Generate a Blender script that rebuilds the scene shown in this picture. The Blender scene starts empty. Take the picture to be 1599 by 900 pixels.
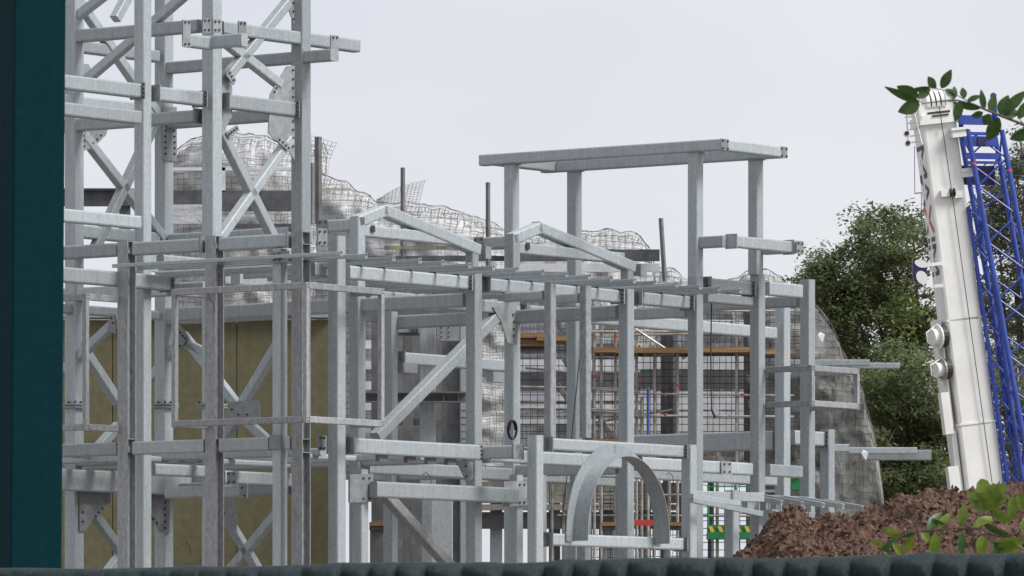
import bpy, math, random
from mathutils import Vector, Matrix, noise
R = math.radians
rnd = random.Random(7)
sc = bpy.context.scene
col = sc.collection

# ------------------------------------------------------------------ camera
F, CX, YH, CZ = 9850.0, 799.5, 1110.0, 1.7          # focal length in photo pixels, centre column, horizon row, eye height
cam_d = bpy.data.cameras.new('camera'); cam = bpy.data.objects.new('camera', cam_d); col.objects.link(cam)
cam.location = (0, 0, CZ); cam.rotation_euler = (R(90), 0, 0)
cam_d.sensor_width = 36; cam_d.lens = 36 * F / 1599; cam_d.shift_y = (YH - 450) / 1599
cam_d.clip_start = 1; cam_d.clip_end = 6000
cam_d.dof.use_dof = True; cam_d.dof.focus_distance = 130; cam_d.dof.aperture_fstop = 26
sc.camera = cam

# ------------------------------------------------------------------ sky and sun (overcast)
SUN_EL, SUN_AZ = 48, 112                               # azimuth clockwise from +Y
w = bpy.data.worlds.new('World'); sc.world = w; w.use_nodes = True
nt = w.node_tree; nt.nodes.clear()
o_ = nt.nodes.new('ShaderNodeOutputWorld'); bg = nt.nodes.new('ShaderNodeBackground')
sky = nt.nodes.new('ShaderNodeTexSky'); sky.sky_type = 'NISHITA'; sky.sun_disc = False
sky.sun_elevation = R(SUN_EL); sky.sun_rotation = R(SUN_AZ); sky.dust_density = 3
tc = nt.nodes.new('ShaderNodeTexCoord'); mp = nt.nodes.new('ShaderNodeMapping'); mp.inputs['Scale'].default_value = (1, 1, 2.2)
nz = nt.nodes.new('ShaderNodeTexNoise'); nz.inputs['Scale'].default_value = 9; nz.inputs['Detail'].default_value = 5
rp = nt.nodes.new('ShaderNodeValToRGB')
rp.color_ramp.elements[0].position = .3; rp.color_ramp.elements[0].color = (.695, .725, .80, 1)
rp.color_ramp.elements[1].position = .7; rp.color_ramp.elements[1].color = (.80, .81, .855, 1)
sc10 = nt.nodes.new('ShaderNodeVectorMath'); sc10.operation = 'SCALE'; sc10.inputs['Scale'].default_value = 10.4
mx = nt.nodes.new('ShaderNodeMix'); mx.data_type = 'RGBA'; mx.inputs[0].default_value = .95
L = nt.links.new
L(tc.outputs['Generated'], mp.inputs['Vector']); L(mp.outputs['Vector'], nz.inputs['Vector']); L(nz.outputs['Fac'], rp.inputs['Fac'])
L(rp.outputs['Color'], sc10.inputs[0]); L(sky.outputs['Color'], mx.inputs[6]); L(sc10.outputs['Vector'], mx.inputs[7])
L(mx.outputs[2], bg.inputs['Color']); bg.inputs['Strength'].default_value = .1; L(bg.outputs[0], o_.inputs[0])
sd = bpy.data.lights.new('sun', 'SUN'); sd.energy = 4.2; sd.angle = R(22); sd.color = (1, .985, .955)
so = bpy.data.objects.new('sun', sd); col.objects.link(so)
az, el = R(SUN_AZ), R(SUN_EL)
so.rotation_euler = Vector((-math.sin(az) * math.cos(el), -math.cos(az) * math.cos(el), -math.sin(el))).to_track_quat('-Z', 'Y').to_euler()
vs = sc.view_settings; vs.view_transform = 'Standard'; vs.look = 'None'; vs.exposure = 0; vs.gamma = 1; vs.use_curve_mapping = False

# ------------------------------------------------------------------ materials
def mat(name, c1, c2=None, rough=.6, metal=0, scale=3, bump=0, bscale=40, spread=(.35, .65), detail=6, stretch=(1, 1, 1), rand=0, streak=0, c3=None, c3amt=.6, c3scale=1.3, spec=.5):
    m = bpy.data.materials.new(name); m.use_nodes = True
    t = m.node_tree; N = t.nodes; K = t.links.new; b = N['Principled BSDF']
    b.inputs['Roughness'].default_value = rough; b.inputs['Metallic'].default_value = metal
    b.inputs['Specular IOR Level'].default_value = spec
    g = N.new('ShaderNodeNewGeometry'); mp = N.new('ShaderNodeMapping'); mp.inputs['Scale'].default_value = stretch
    K(g.outputs['Position'], mp.inputs['Vector'])
    n = N.new('ShaderNodeTexNoise'); n.inputs['Scale'].default_value = scale; n.inputs['Detail'].default_value = detail; n.inputs['Roughness'].default_value = .62
    K(mp.outputs[0], n.inputs['Vector'])
    r = N.new('ShaderNodeValToRGB'); c2 = c2 or c1
    r.color_ramp.elements[0].position = spread[0]; r.color_ramp.elements[0].color = (*c1, 1)
    r.color_ramp.elements[1].position = spread[1]; r.color_ramp.elements[1].color = (*c2, 1)
    K(n.outputs['Fac'], r.inputs['Fac']); out = r.outputs['Color']
    if c3:
        n3 = N.new('ShaderNodeTexNoise'); n3.inputs['Scale'].default_value = c3scale; n3.inputs['Detail'].default_value = 8; K(mp.outputs[0], n3.inputs['Vector'])
        r3 = N.new('ShaderNodeMapRange'); r3.inputs[1].default_value = c3amt; r3.inputs[2].default_value = c3amt + .09; K(n3.outputs['Fac'], r3.inputs[0])
        x = N.new('ShaderNodeMix'); x.data_type = 'RGBA'; K(r3.outputs[0], x.inputs[0]); K(out, x.inputs[6]); x.inputs[7].default_value = (*c3, 1); out = x.outputs[2]
    if streak:
        m4 = N.new('ShaderNodeMapping'); m4.inputs['Scale'].default_value = (1, 1, .06); K(g.outputs['Position'], m4.inputs['Vector'])
        n4 = N.new('ShaderNodeTexNoise'); n4.inputs['Scale'].default_value = 16; n4.inputs['Detail'].default_value = 4; K(m4.outputs[0], n4.inputs['Vector'])
        r4 = N.new('ShaderNodeMapRange'); r4.inputs[1].default_value = .34; r4.inputs[2].default_value = .62; r4.inputs[3].default_value = 1 - streak; r4.inputs[4].default_value = 1 + streak * .35; K(n4.outputs['Fac'], r4.inputs[0])
        s4 = N.new('ShaderNodeVectorMath'); s4.operation = 'SCALE'; K(out, s4.inputs[0]); K(r4.outputs[0], s4.inputs['Scale']); out = s4.outputs['Vector']
    if rand:
        oi = N.new('ShaderNodeObjectInfo'); mr = N.new('ShaderNodeMapRange'); mr.inputs[3].default_value = 1 - rand; mr.inputs[4].default_value = 1 + rand
        K(oi.outputs['Random'], mr.inputs[0])
        s = N.new('ShaderNodeVectorMath'); s.operation = 'SCALE'; K(out, s.inputs[0]); K(mr.outputs[0], s.inputs['Scale']); out = s.outputs['Vector']
    K(out, b.inputs['Base Color'])
    if bump:
        n2 = N.new('ShaderNodeTexNoise'); n2.inputs['Scale'].default_value = bscale; n2.inputs['Detail'].default_value = 5; K(g.outputs['Position'], n2.inputs['Vector'])
        bp = N.new('ShaderNodeBump'); bp.inputs['Strength'].default_value = bump; bp.inputs['Distance'].default_value = .02
        K(n2.outputs['Fac'], bp.inputs['Height']); K(bp.outputs[0], b.inputs['Normal'])
    return m
M = {}
M['galv'] = mat('galvanised_steel', (.262, .296, .318), (.395, .424, .438), .42, .15, 17, .08, 30, spread=(.24, .76), rand=.2, streak=.09, detail=12, stretch=(1, 1, .8), c3=(.40, .42, .425), c3amt=.645, c3scale=7)
M['mauve'] = mat('weathered_galvanised_steel', (.205, .214, .226), (.315, .322, .334), .55, .1, 15, .12, 14, rand=.14, streak=.1, detail=10, stretch=(1, 1, .5), c3=(.17, .162, .16), c3amt=.67, c3scale=7)
M['plate'] = mat('galvanised_plate', (.19, .205, .215), (.28, .295, .305), .5, .12, 6, rand=.2, detail=10)
M['bolt'] = mat('dark_bolt_steel', (.035, .037, .04), (.07, .07, .075), .5, .4, 30)
M['dsteel'] = mat('grey_primed_steel', (.11, .11, .114), (.19, .19, .193), .6, .15, 2.5, rand=.18)
M['darkband'] = mat('dark_steel_and_gap_shade', (.055, .058, .065), (.11, .11, .115), .7, 0, 3)  # real dark steel, and also the painted shade of the rock-form openings
M['olive'] = mat('olive_wall_panel', (.10, .09, .048), (.128, .115, .063), .85, 0, 5, rand=.08, streak=.07)
M['beige'] = mat('beige_fascia', (.30, .28, .24), (.40, .375, .33), .8, 0, 3, rand=.12, streak=.1)
M['joint'] = mat('dark_joint', (.03, .028, .02), None, .9)
M['wood'] = mat('scaffold_plank_wood', (.15, .08, .033), (.34, .20, .09), .8, 0, 4, stretch=(.4, .4, 6), rand=.25)
M['tube'] = mat('scaffold_tube_steel', (.20, .19, .175), (.42, .40, .37), .5, .35, 5, rand=.2)
M['whitep'] = mat('white_sheet', (.50, .52, .55), (.68, .69, .70), .7, 0, 2, rand=.1, c3=(.42, .42, .42), c3amt=.6)
M['rock'] = mat('pale_rockwork_backing', (.34, .348, .36), (.56, .565, .58), .9, 0, 3.2, .7, 14, detail=12, stretch=(.5, .5, 2.8), c3=(.27, .262, .22), c3amt=.61, c3scale=1.5)
M['rockd'] = mat('grey_carved_rockwork', (.17, .172, .168), (.40, .40, .39), .92, 0, 1.4, .9, 7, stretch=(1, 1, 1), c3=(.10, .10, .088), c3amt=.56, c3scale=1.6)
M['net'] = mat('net_cord', (.11, .107, .095), (.26, .245, .20), .8, 0, 1.4, c3=(.34, .28, .13), c3amt=.62)
M['cream'] = mat('crane_white_paint', (.72, .71, .685), (.80, .795, .775), .4, 0, 1.5, .03, 6, streak=.025, c3=(.56, .54, .49), c3amt=.67, c3scale=2.5)
M['blue'] = mat('crane_blue_paint', (.022, .05, .27), (.035, .075, .36), .4, 0, 2)
M['navy'] = mat('navy_paint', (.012, .014, .06), (.02, .02, .09), .45)
M['black'] = mat('black_rubber', (.012, .012, .013), (.025, .025, .027), .6)
M['red'] = mat('red_paint', (.42, .035, .03), (.5, .05, .04), .5)
M['green'] = mat('green_lift_paint', (.008, .16, .055), (.014, .23, .08), .4)
M['yellow'] = mat('yellow_paint', (.60, .42, .03), (.68, .50, .05), .5)
M['letter'] = mat('dark_lettering', (.035, .035, .045), None, .5)
M['pink'] = mat('pink_tape', (.5, .07, .11), None, .6)
M['orange'] = mat('orange_clip', (.45, .08, .035), None, .6)
M['teal'] = mat('dark_teal_paint', (.002, .022, .028), (.003, .027, .034), .8, 0, 20, .1, 120, spec=.05)
M['fabric'] = mat('dark_teal_fabric', (.006, .017, .019), (.040, .062, .066), .9, 0, 60, .6, 260, stretch=(1, 1, 1), spread=(.3, .8))
M['soil'] = mat('brown_soil', (.032, .016, .010), (.145, .078, .052), .95, 0, 14, 1.0, 45, spread=(.34, .68), c3=(.16, .095, .072), c3amt=.60, c3scale=22)
M['clod'] = mat('brown_soil_clods', (.035, .018, .012), (.17, .095, .065), .95, 0, 9, .8, 60)
M['bark'] = mat('tree_bark', (.05, .038, .03), (.12, .095, .075), .9, 0, 6)
M['ground'] = mat('site_ground', (.15, .13, .105), (.22, .195, .16), .95, 0, .3)
def leafmat(name, c1, c2, sc_=6, tr=.25):
    m = mat(name, c1, c2, .45, 0, sc_, spread=(.3, .7)); b = m.node_tree.nodes['Principled BSDF']; t = m.node_tree
    tb = t.nodes.new('ShaderNodeBsdfTranslucent'); ms = t.nodes.new('ShaderNodeMixShader'); ms.inputs[0].default_value = tr
    t.links.new(b.inputs['Base Color'].links[0].from_socket, tb.inputs['Color'])
    t.links.new(b.outputs[0], ms.inputs[1]); t.links.new(tb.outputs[0], ms.inputs[2]); t.links.new(ms.outputs[0], t.nodes['Material Output'].inputs[0])
    return m
M['leaf'] = leafmat('dark_oak_leaves', (.07, .10, .042), (.185, .215, .095), 1.2, .4)
M['leafy'] = leafmat('yellow_green_leaves', (.09, .125, .03), (.17, .20, .05), 1.2)
M['leaff'] = leafmat('far_grey_green_leaves', (.085, .105, .07), (.17, .19, .125), 1.2)
M['gloss'] = leafmat('glossy_dark_leaf', (.022, .06, .012), (.06, .12, .02), 25)
M['shoot'] = leafmat('bright_young_leaf', (.085, .15, .014), (.20, .26, .03), 25, .35)

# ------------------------------------------------------------------ helpers
def P(px, py, Y): return Vector(((px - CX) / F * Y, Y, (YH - py) / F * Y + CZ))
def mk(name, V, Fc, m, parent=None, loc=None, smooth=False):
    """one mesh object; V in world coordinates, stored about loc"""
    me = bpy.data.meshes.new(name)
    if loc is None:
        n = len(V); loc = Vector((sum(v[0] for v in V) / n, sum(v[1] for v in V) / n, min(v[2] for v in V)))
    loc = Vector(loc)
    me.from_pydata([(v[0] - loc.x, v[1] - loc.y, v[2] - loc.z) for v in V], [], Fc)
    me.materials.append(M[m] if isinstance(m, str) else m)
    if smooth: me.polygons.foreach_set('use_smooth', [True] * len(me.polygons))
    me.update()
    o = bpy.data.objects.new(name, me); col.objects.link(o)
    if parent:
        o.parent = parent; base = Vector(parent['_b'])
        o.location = loc - base
    else: o.location = loc
    o['_b'] = tuple(loc)
    return o
def tag(o, label, cat, group=None, kind=None):
    if label: o['label'] = label
    if cat: o['category'] = cat
    if group: o['group'] = group
    if kind: o['kind'] = kind
    return o
def thing(name, loc, label, cat, group=None):
    o = bpy.data.objects.new(name, None); col.objects.link(o); o.location = loc; o['_b'] = tuple(loc); o.empty_display_size = .3
    return tag(o, label, cat, group)
def prism(prof, p1, p2, xd, yd, V, Fc, cap=True, close=True):
    p1, p2 = Vector(p1), Vector(p2); b = len(V); n = len(prof)
    for p in (p1, p2):
        for x, y in prof: V.append(p + xd * x + yd * y)
    for i in range(n if close else n - 1):
        j = (i + 1) % n; Fc.append((b + i, b + j, b + n + j, b + n + i))
    if cap: Fc.append(tuple(range(b + n - 1, b - 1, -1))); Fc.append(tuple(range(b + n, b + 2 * n)))
def chamf(w, h, r):
    x, y = w / 2, h / 2; k = r * .3
    return [(-x + r, -y), (x - r, -y), (x - k, -y + k), (x, -y + r), (x, y - r), (x - k, y - k), (x - r, y), (-x + r, y), (-x + k, y - k), (-x, y - r), (-x, -y + r), (-x + k, -y + k)]
def wsec(w, h, tf=.018, tw=.012):
    x, y, t = w / 2, h / 2, tw / 2
    return [(-x, -y), (x, -y), (x, -y + tf), (t, -y + tf), (t, y - tf), (x, y - tf), (x, y), (-x, y), (-x, y - tf), (-t, y - tf), (-t, -y + tf), (-x, -y + tf)]
def frame_dirs(p1, p2, ref=Vector((0, 0, 1))):
    d = (Vector(p2) - Vector(p1)).normalized()
    if abs(d.dot(ref)) > .98: ref = A_
    x = d.cross(ref).normalized(); y = x.cross(d).normalized()
    return d, x, y
def bar(name, p1, p2, w, h, m, parent, r=None, sec=None):
    d, x, y = frame_dirs(p1, p2); V, Fc = [], []
    r = min(w, h) * .13 if r is None else r
    prism(sec or chamf(w, h, r), p1, p2, x, y, V, Fc)
    return mk(name, V, Fc, m, parent, loc=(Vector(p1) + Vector(p2)) / 2)
def tubes(name, segs, m, parent, n=6, loc=None):
    V, Fc = [], []
    for p1, p2, r1, r2 in segs:
        d, x, y = frame_dirs(p1, p2); b = len(V)
        for p, r in ((Vector(p1), r1), (Vector(p2), r2)):
            for i in range(n):
                a = 2 * math.pi * i / n; V.append(p + x * math.cos(a) * r + y * math.sin(a) * r)
        for i in range(n):
            j = (i + 1) % n; Fc.append((b + i, b + j, b + n + j, b + n + i))
        Fc.append(tuple(range(b + n - 1, b - 1, -1))); Fc.append(tuple(range(b + n, b + 2 * n)))
    return mk(name, V, Fc, m, parent, loc=loc, smooth=False)
def boxd(V, Fc, c, dx, dy, dz, sx, sy, sz):
    b = len(V); c = Vector(c)
    for k in (-1, 1):
        for j, i in ((-1, -1), (-1, 1), (1, 1), (1, -1)): V.append(c + dx * (i * sx / 2) + dy * (j * sy / 2) + dz * (k * sz / 2))
    for f in ((3, 2, 1, 0), (4, 5, 6, 7), (0, 1, 5, 4), (1, 2, 6, 5), (2, 3, 7, 6), (3, 0, 4, 7)): Fc.append(tuple(b + q for q in f))
XD, YD, ZD = Vector((1, 0, 0)), Vector((0, 1, 0)), Vector((0, 0, 1))
def box(name, c, s, m, parent, dx=XD, dy=YD, dz=ZD):
    V, Fc = [], []; boxd(V, Fc, c, dx, dy, dz, *s); return mk(name, V, Fc, m, parent, loc=c)

# structural grid: u along A (recedes to the right), v along B (recedes to the left), origin at the corner column
A_ = Vector((7400, 9850, 0)).normalized(); B_ = Vector((-A_.y, A_.x, 0))
O_ = Vector((-330 * 125 / F, 125, 0))
def UV(u, v, z=0): p = O_ + A_ * u + B_ * v; return Vector((p.x, p.y, z))
def u_at(v, px):
    k = (px - CX) / F; p = O_ + B_ * v; return (k * p.y - p.x) / (A_.x - k * A_.y)
def v_at(u, px):
    k = (px - CX) / F; p = O_ + A_ * u; return (k * p.y - p.x) / (B_.x - k * B_.y)
def PA(v, px, py): q = UV(u_at(v, px), v); return P(px, py, q.y)
def PB(u, px, py): q = UV(u, v_at(u, px)); return P(px, py, q.y)

def bolts(parent, pts, axis, r=.023, l=.026):
    V, Fc = [], []
    d = axis.normalized(); x = d.orthogonal().normalized(); y = d.cross(x)
    for p in pts:
        b = len(V)
        for q in (p - d * .002, p + d * l):
            for i in range(6): a = math.pi * i / 3; V.append(q + x * math.cos(a) * r + y * math.sin(a) * r)
        for i in range(6): j = (i + 1) % 6; Fc.append((b + i, b + j, b + 6 + j, b + 6 + i))
        Fc.append(tuple(range(b + 6, b + 12)))
    o = mk('bolts', V, Fc, 'bolt', parent); o['kind'] = 'stuff'; return o
def endplate(parent, p, d, side, w, h, nb=4, t=.03):
    """bolted end plate at p, beam direction d, plate wider than the beam on both sides"""
    o = box('end_plate', p + d * (t / 2), (t, w, h), 'plate', parent, d, side, ZD)
    pts = []
    for s in (-1, 1):
        for k in range(nb): pts.append(p + side * (s * (w / 2 - .035)) + ZD * (h * (-.5 + (k + .5) / nb)) + d * t)
    bolts(o, pts, d); return o
def column(parent, px, ytop, v=None, u=None, w=.255, m='galv', zb=0, sec=None, name='column', d=None):
    """vertical member centred on photo column px in plane v (or u); base on the ground or at zb"""
    q = UV(u_at(v, px), v) if v is not None else UV(u, v_at(u, px))
    zt = (YH - ytop) / F * q.y + CZ; V, Fc = [], []
    prism(sec or chamf(w, d or w, .03), (q.x, q.y, zb), (q.x, q.y, zt), B_, A_, V, Fc)
    return mk(name, V, Fc, m, parent, loc=(q.x, q.y, zb))
def beamA(parent, v, px1, px2, ytop, at=None, w=.2, h=.255, m='galv', plates='', sec=None, name='beam'):
    at = px1 if at is None else at; z = PA(v, at, ytop).z - h / 2
    p1, p2 = UV(u_at(v, px1), v, z), UV(u_at(v, px2), v, z)
    o = bar(name, p1, p2, w, h, m, parent, r=.036 if not sec else None, sec=sec)
    if 'l' in plates: endplate(parent, p1, A_, B_, w + .16, h + .05)
    if 'r' in plates: endplate(parent, p2, -A_, B_, w + .16, h + .05)
    return o
def beamB(parent, u, px1, px2, ytop, at=None, w=.2, h=.255, m='galv', plates='', sec=None, name='beam'):
    at = px1 if at is None else at; z = PB(u, at, ytop).z - h / 2
    p1, p2 = UV(u, v_at(u, px1), z), UV(u, v_at(u, px2), z)
    o = bar(name, p1, p2, w, h, m, parent, r=.036 if not sec else None, sec=sec)
    dd = (p2 - p1).normalized()
    if 'l' in plates: endplate(parent, p1, dd, A_, w + .16, h + .05)
    if 'r' in plates: endplate(parent, p2, -dd, A_, w + .16, h + .05)
    return o
def brace(parent, v, a, b, w=.2, u=None, m='galv'):
    f = (lambda q: PA(v, *q)) if u is None else (lambda q: PB(u, *q))
    return bar('brace', f(a), f(b), w, w, m, parent, r=.028)
def gusset(parent, pts, v=None, u=None, t=.025, bl=(), off=0):
    """flat plate traced in plane v or u, with thickness"""
    n = B_ if u is None else A_
    q = [(PA(v, *p) if u is None else PB(u, *p)) + n * off for p in pts]; k = len(q)
    V = [p - n * t / 2 for p in q] + [p + n * t / 2 for p in q]
    Fc = [tuple(range(k)), tuple(range(2 * k - 1, k - 1, -1))] + [(i, i + k, (i + 1) % k + k, (i + 1) % k) for i in range(k)]
    o = mk('gusset_plate', V, Fc, 'plate', parent)
    if bl: bolts(o, [(PA(v, *p) if u is None else PB(u, *p)) + n * (off - t / 2) for p in bl], -n)
    return o

# ------------------------------------------------------------------ ground
V, Fc = [], []
boxd(V, Fc, (0, 1400, -.5), XD, YD, ZD, 5000, 3200, 1)
tag(mk('ground', V, Fc, 'ground'), None, None, kind='structure')

# ------------------------------------------------------------------ main building frame
bf = thing('steel_building_frame', UV(0, 0), 'galvanised steel building frame of bolted columns and beams below the rooftop canopy', 'steel frame')
# wide-flange corner columns (their open side faces right)
for px, yt, lo in ((198, 377, 1), (335, 369, 0), (470, 362, 0)):
    c = column(bf, px, yt, u=0, m='mauve', sec=wsec(.27, .27, .022, .014))
    q = UV(0, v_at(0, px))
    for z in (PB(0, px, yt + .8).z, PB(0, px, yt + 20).z, PB(0, px, 668 + 18).z, PB(0, px, 689 + 18).z):
        box('stiffener', (q.x, q.y, z), (.25, .225, .014), 'plate', bf, B_, A_, ZD)
for a, b in ((40, 187), (212, 323), (347, 458)): beamB(bf, 0, b, a, 365 + (455 - b) * .0553, w=.22, h=.27, plates='l' if b > 200 else '')
for a, b in ((40, 187), (212, 323), (347, 424), (450, 458)): beamB(bf, 0, b, a, 683 + (420 - b) * .034, w=.22, h=.27)
column(bf, 437, 389, u=.02, w=.225)
gusset(bf, [(423, 394), (451, 392), (451, 410), (423, 411)], u=-.15, bl=[(429, 398), (437, 398), (429, 406), (437, 406)])
gusset(bf, [(421, 680), (439, 679), (439, 701), (421, 702)], u=-.14)
# front line towards the right
column(bf, 526, 369, v=-.4, w=.265)
for px, yt in ((740, 425), (978, 452), (1086, 433), (1183, 430), (1261, 437)): column(bf, px, yt, v=0, w=.255)
ZR = lambda px: 415 + (px - 540) * .0925
for a, b, pl in ((486, 512, ''), (541, 728, 'r'), (755, 965, 'lr'), (992, 1074, 'lr')): beamA(bf, 0, a, b, 415, at=540, h=.27, plates=pl)
for a, b in ((1100, 1170), (1196, 1248)): beamA(bf, 0, a, b, 434 if a < 1150 else 440, h=.3, plates='lr' if a < 1150 else '')
beamA(bf, 0, 1100, 1170, 458, h=.2)
# second column line and rear columns
for px, yt in ((558, 452), (800, 478), (897, 485)): column(bf, px, yt, v=3.0, w=.26)
column(bf, 1222, 468, v=3.0, w=.27); column(bf, 1292, 671, v=3.0, w=.26)
column(bf, 610, 487, v=6.2, w=.235); column(bf, 795 + 2, 520, v=6.2, w=.22)
beamA(bf, 3, 572, 786, 453, h=.27); beamA(bf, 3, 813, 884, 476, h=.27, plates='l'); beamA(bf, 3, 911, 1208, 486, h=.27)
U7, U9 = u_at(0, 740), u_at(0, 978)
beamB(bf, U7, 727, 262, 458, h=.29); beamB(bf, U9, 965, 600, 477, h=.29); beamB(bf, u_at(0, 1086), 1073, 900, 478, h=.25)
beamB(bf, u_at(0, 1261), 1248, 1060, 462, h=.25)
beamA(bf, 6.2, 622, 786, 549, at=607, h=.26, plates='l')
box('bracket', PA(6.2, 630, 575) - B_ * .1, (.5, .2, .22), 'galv', bf, A_, B_, ZD)
box('bracket', PA(6.2, 770, 590) - B_ * .1, (.5, .2, .22), 'galv', bf, A_, B_, ZD)
# floor level
beamA(bf, -.4, 542, 752, 684, at=545, h=.31, plates='l')
beamB(bf, u_at(-.4, 752), 756, 810, 697, h=.27, plates='lr')
for a, b in ((755, 965), (992, 1170), (1197, 1248)): beamA(bf, 0, a, b, 719, at=1090, h=.27, plates='l' if a < 1000 else '')
gusset(bf, [(1126, 720), (1142, 721), (1142, 742), (1126, 741)], v=-.13, bl=[(1130, 725), (1138, 725), (1130, 737), (1138, 737)])
beamB(bf, U7, 727, 275, 707, h=.22); beamB(bf, U9, 965, 560, 722, h=.26)
beamB(bf, 2.6, 505, 60, 700, h=.16); beamB(bf, 4.0, 660, 90, 706, h=.16, w=.14)
for px, y in ((112, 706), (225, 712), (330, 716), (460, 707)): beamA(bf, v_at(2.6, px + 30), px, px + 120, y, h=.12, w=.12)
beamA(bf, 3, 572, 884, 720, h=.27); beamA(bf, 3, 911, 1208, 727, h=.24)
beamA(bf, 6.2, 622, 960, 727, h=.24)
for px in (596, 640, 672, 703): box('cleat', PA(-.35, px, 716 + (px - 596) * .055), (.28, .1, .12), 'dsteel', bf, A_, B_, ZD)
beamB(bf, u_at(3, 1222), 1210, 985, 673, h=.44); beamA(bf, 3, 1236, 1284, 672, h=.33, plates='r')
# lower beam with big side plates
beamA(bf, -.4, 583, 805, 752, h=.32)
gusset(bf, [(545, 741), (582, 740), (582, 784), (545, 785)], v=-.25, t=.04, bl=[(566, 747), (575, 747), (566, 779), (575, 779)])
gusset(bf, [(786, 752), (822, 751), (822, 789), (786, 792)], v=-.25, t=.04, bl=[(810, 757), (817, 757), (810, 785), (817, 785)])
column(bf, 563, 733, v=-.1, w=.24); column(bf, 806, 742, v=-.1, w=.22)
# diagonal braces of the second line
brace(bf, 3, (586, 684), (784, 484), .24)
gusset(bf, [(762, 480), (800, 470), (800, 540), (785, 536), (776, 505)], v=3, off=-.12, bl=[(793, 492), (794, 503), (794, 514), (794, 525)])
brace(bf, 1.2, (597, 768), (712, 895), .22, m='mauve')
gusset(bf, [(712, 719), (738, 722), (738, 748), (728, 752)], v=-.1, bl=[(726, 728), (727, 744)])
# mauve intermediate posts and the bay they stand on
for px, yt in ((859, 443), (914, 447)):
    column(bf, px, yt, v=-1.2, w=.19, m='mauve', zb=PA(-1.2, px, 684).z, name='post')
    uu = u_at(-1.2, px); beamB(bf, uu, px - 9, v_at and px - 70, yt + 11, h=.2, w=.16)
for px, yt in ((836, 680), (1076, 695)): column(bf, px, yt, v=-1.55, w=.25)
beamA(bf, -1.55, 852, 1064, 684, h=.25, plates='lr'); beamA(bf, -1.55, 852, 1064, 833, h=.25, plates='lr')
for px in (870, 940, 1000): column(bf, px - 28, 742, v=1.6, w=.24)
column(bf, 962 + 16, 700, v=.9, w=.22); column(bf, 1143, 766, v=-1.4, w=.24); column(bf, 1204, 796, v=-1.0, w=.25)
# roof joists resting on the front beam, overhanging a metre and a half
ZJ = PA(0, 540, 415).z
for px in (532, 571, 614, 655, 691, 733, 770, 806, 847, 884, 920, 954, 990, 1022, 1056, 1093, 1122, 1156):
    uu = u_at(-1.55, px); o = bar('roof_joist', UV(uu, -1.55, ZJ + .055), UV(uu, 4.3, ZJ + .055), .07, .075, 'galv', bf, r=.01)
    p = UV(uu, -1.55, ZJ + .055); e = box('end_plate', p - B_ * .008, (.10, .012, .115), 'plate', o, A_, B_, ZD); bolts(e, [p - B_ * .014 + ZD * .02], -B_, .02, .01)
    box('cleat', UV(uu, 0, ZJ + .012) - A_ * .02, (.07, .16, .03), 'bolt', o, A_, B_, ZD)
beamB(bf, 0.6, 520, 250, 409, h=.14, w=.1); beamA(bf, 4.3, 250, 735, 398, h=.2)
# bent angle shelf edge and pipe stubs near the corner
box('bracket', PB(2.2, 232, 409), (.28, .3, .42), 'galv', bf, A_, B_, ZD); box('bracket', PB(1.6, 370, 436), (.1, .24, .2), 'galv', bf, A_, B_, ZD)
e = box('end_plate', PA(.0, 503, 370), (.03, .3, .34), 'plate', bf, B_, A_, ZD); bolts(e, [PA(-.02, x, y) for x in (499, 507) for y in (362, 379)], -B_)
e = box('end_plate', PA(.0, 503, 692), (.03, .26, .3), 'plate', bf, B_, A_, ZD); bolts(e, [PA(-.02, x, y) for x in (500, 506) for y in (684, 700)], -B_)

# ------------------------------------------------------------------ roof gable frames
def gable(dx, dy, lab):
    pl = lambda x, y: PA(3.0, x + dx, y + dy)
    base = pl(558, 452); g = thing('gable_frame', base, lab, 'gable frame', 'gable frames standing on the roof beams')
    Wd = .25
    V, Fc = [], []; q = pl(558, 340); prism(chamf(Wd, Wd, .03), (q.x, q.y, pl(558, 452).z + .002), (q.x, q.y, q.z), B_, A_, V, Fc); mk('post', V, Fc, 'galv', g)
    bar('rafter', pl(555, 347), pl(598, 329), Wd, .25, 'galv', g, r=.036)
    bar('rafter', pl(594, 328), pl(744, 391), Wd, .25, 'galv', g, r=.036)
    q = pl(737, 392); V, Fc = [], []; prism(chamf(.22, .22, .03), (q.x, q.y, pl(737, 472).z), (q.x, q.y, q.z), B_, A_, V, Fc); mk('post', V, Fc, 'galv', g)
    z = pl(558, 351).z; uu = u_at(3, 558 + dx); vv = 3.0
    bar('stub_beam', UV(uu, vv + .1, z), UV(uu, vv + .95, z), .22, .25, 'galv', g, r=.036)
    e = box('splice_plate', UV(uu - .118, vv + .82, z), (.012, .26, .27), 'plate', g, A_, B_, ZD)
    bolts(e, [UV(uu - .124, vv + .82 + a, z + b) for a in (-.08, .08) for b in (-.08, .08)], -A_)
    z2 = pl(577, 362).z
    bar('tie_beam', UV(uu + .13, vv, z2), UV(u_at(3, 728 + dx), vv, z2), .2, .24, 'galv', g, r=.03)
    box('angle_bracket', pl(575, 358) - B_ * .13, (.12, .02, .14), 'bolt', g, A_, B_, ZD); box('angle_bracket', pl(757, 395), (.2, .2, .26), 'plate', g, A_, B_, ZD)
gable(0, 0, 'bent galvanised gable frame between the lattice tower and the rooftop canopy')
gable(242, 27, 'bent galvanised gable frame rising under the rooftop canopy between its legs')

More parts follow.
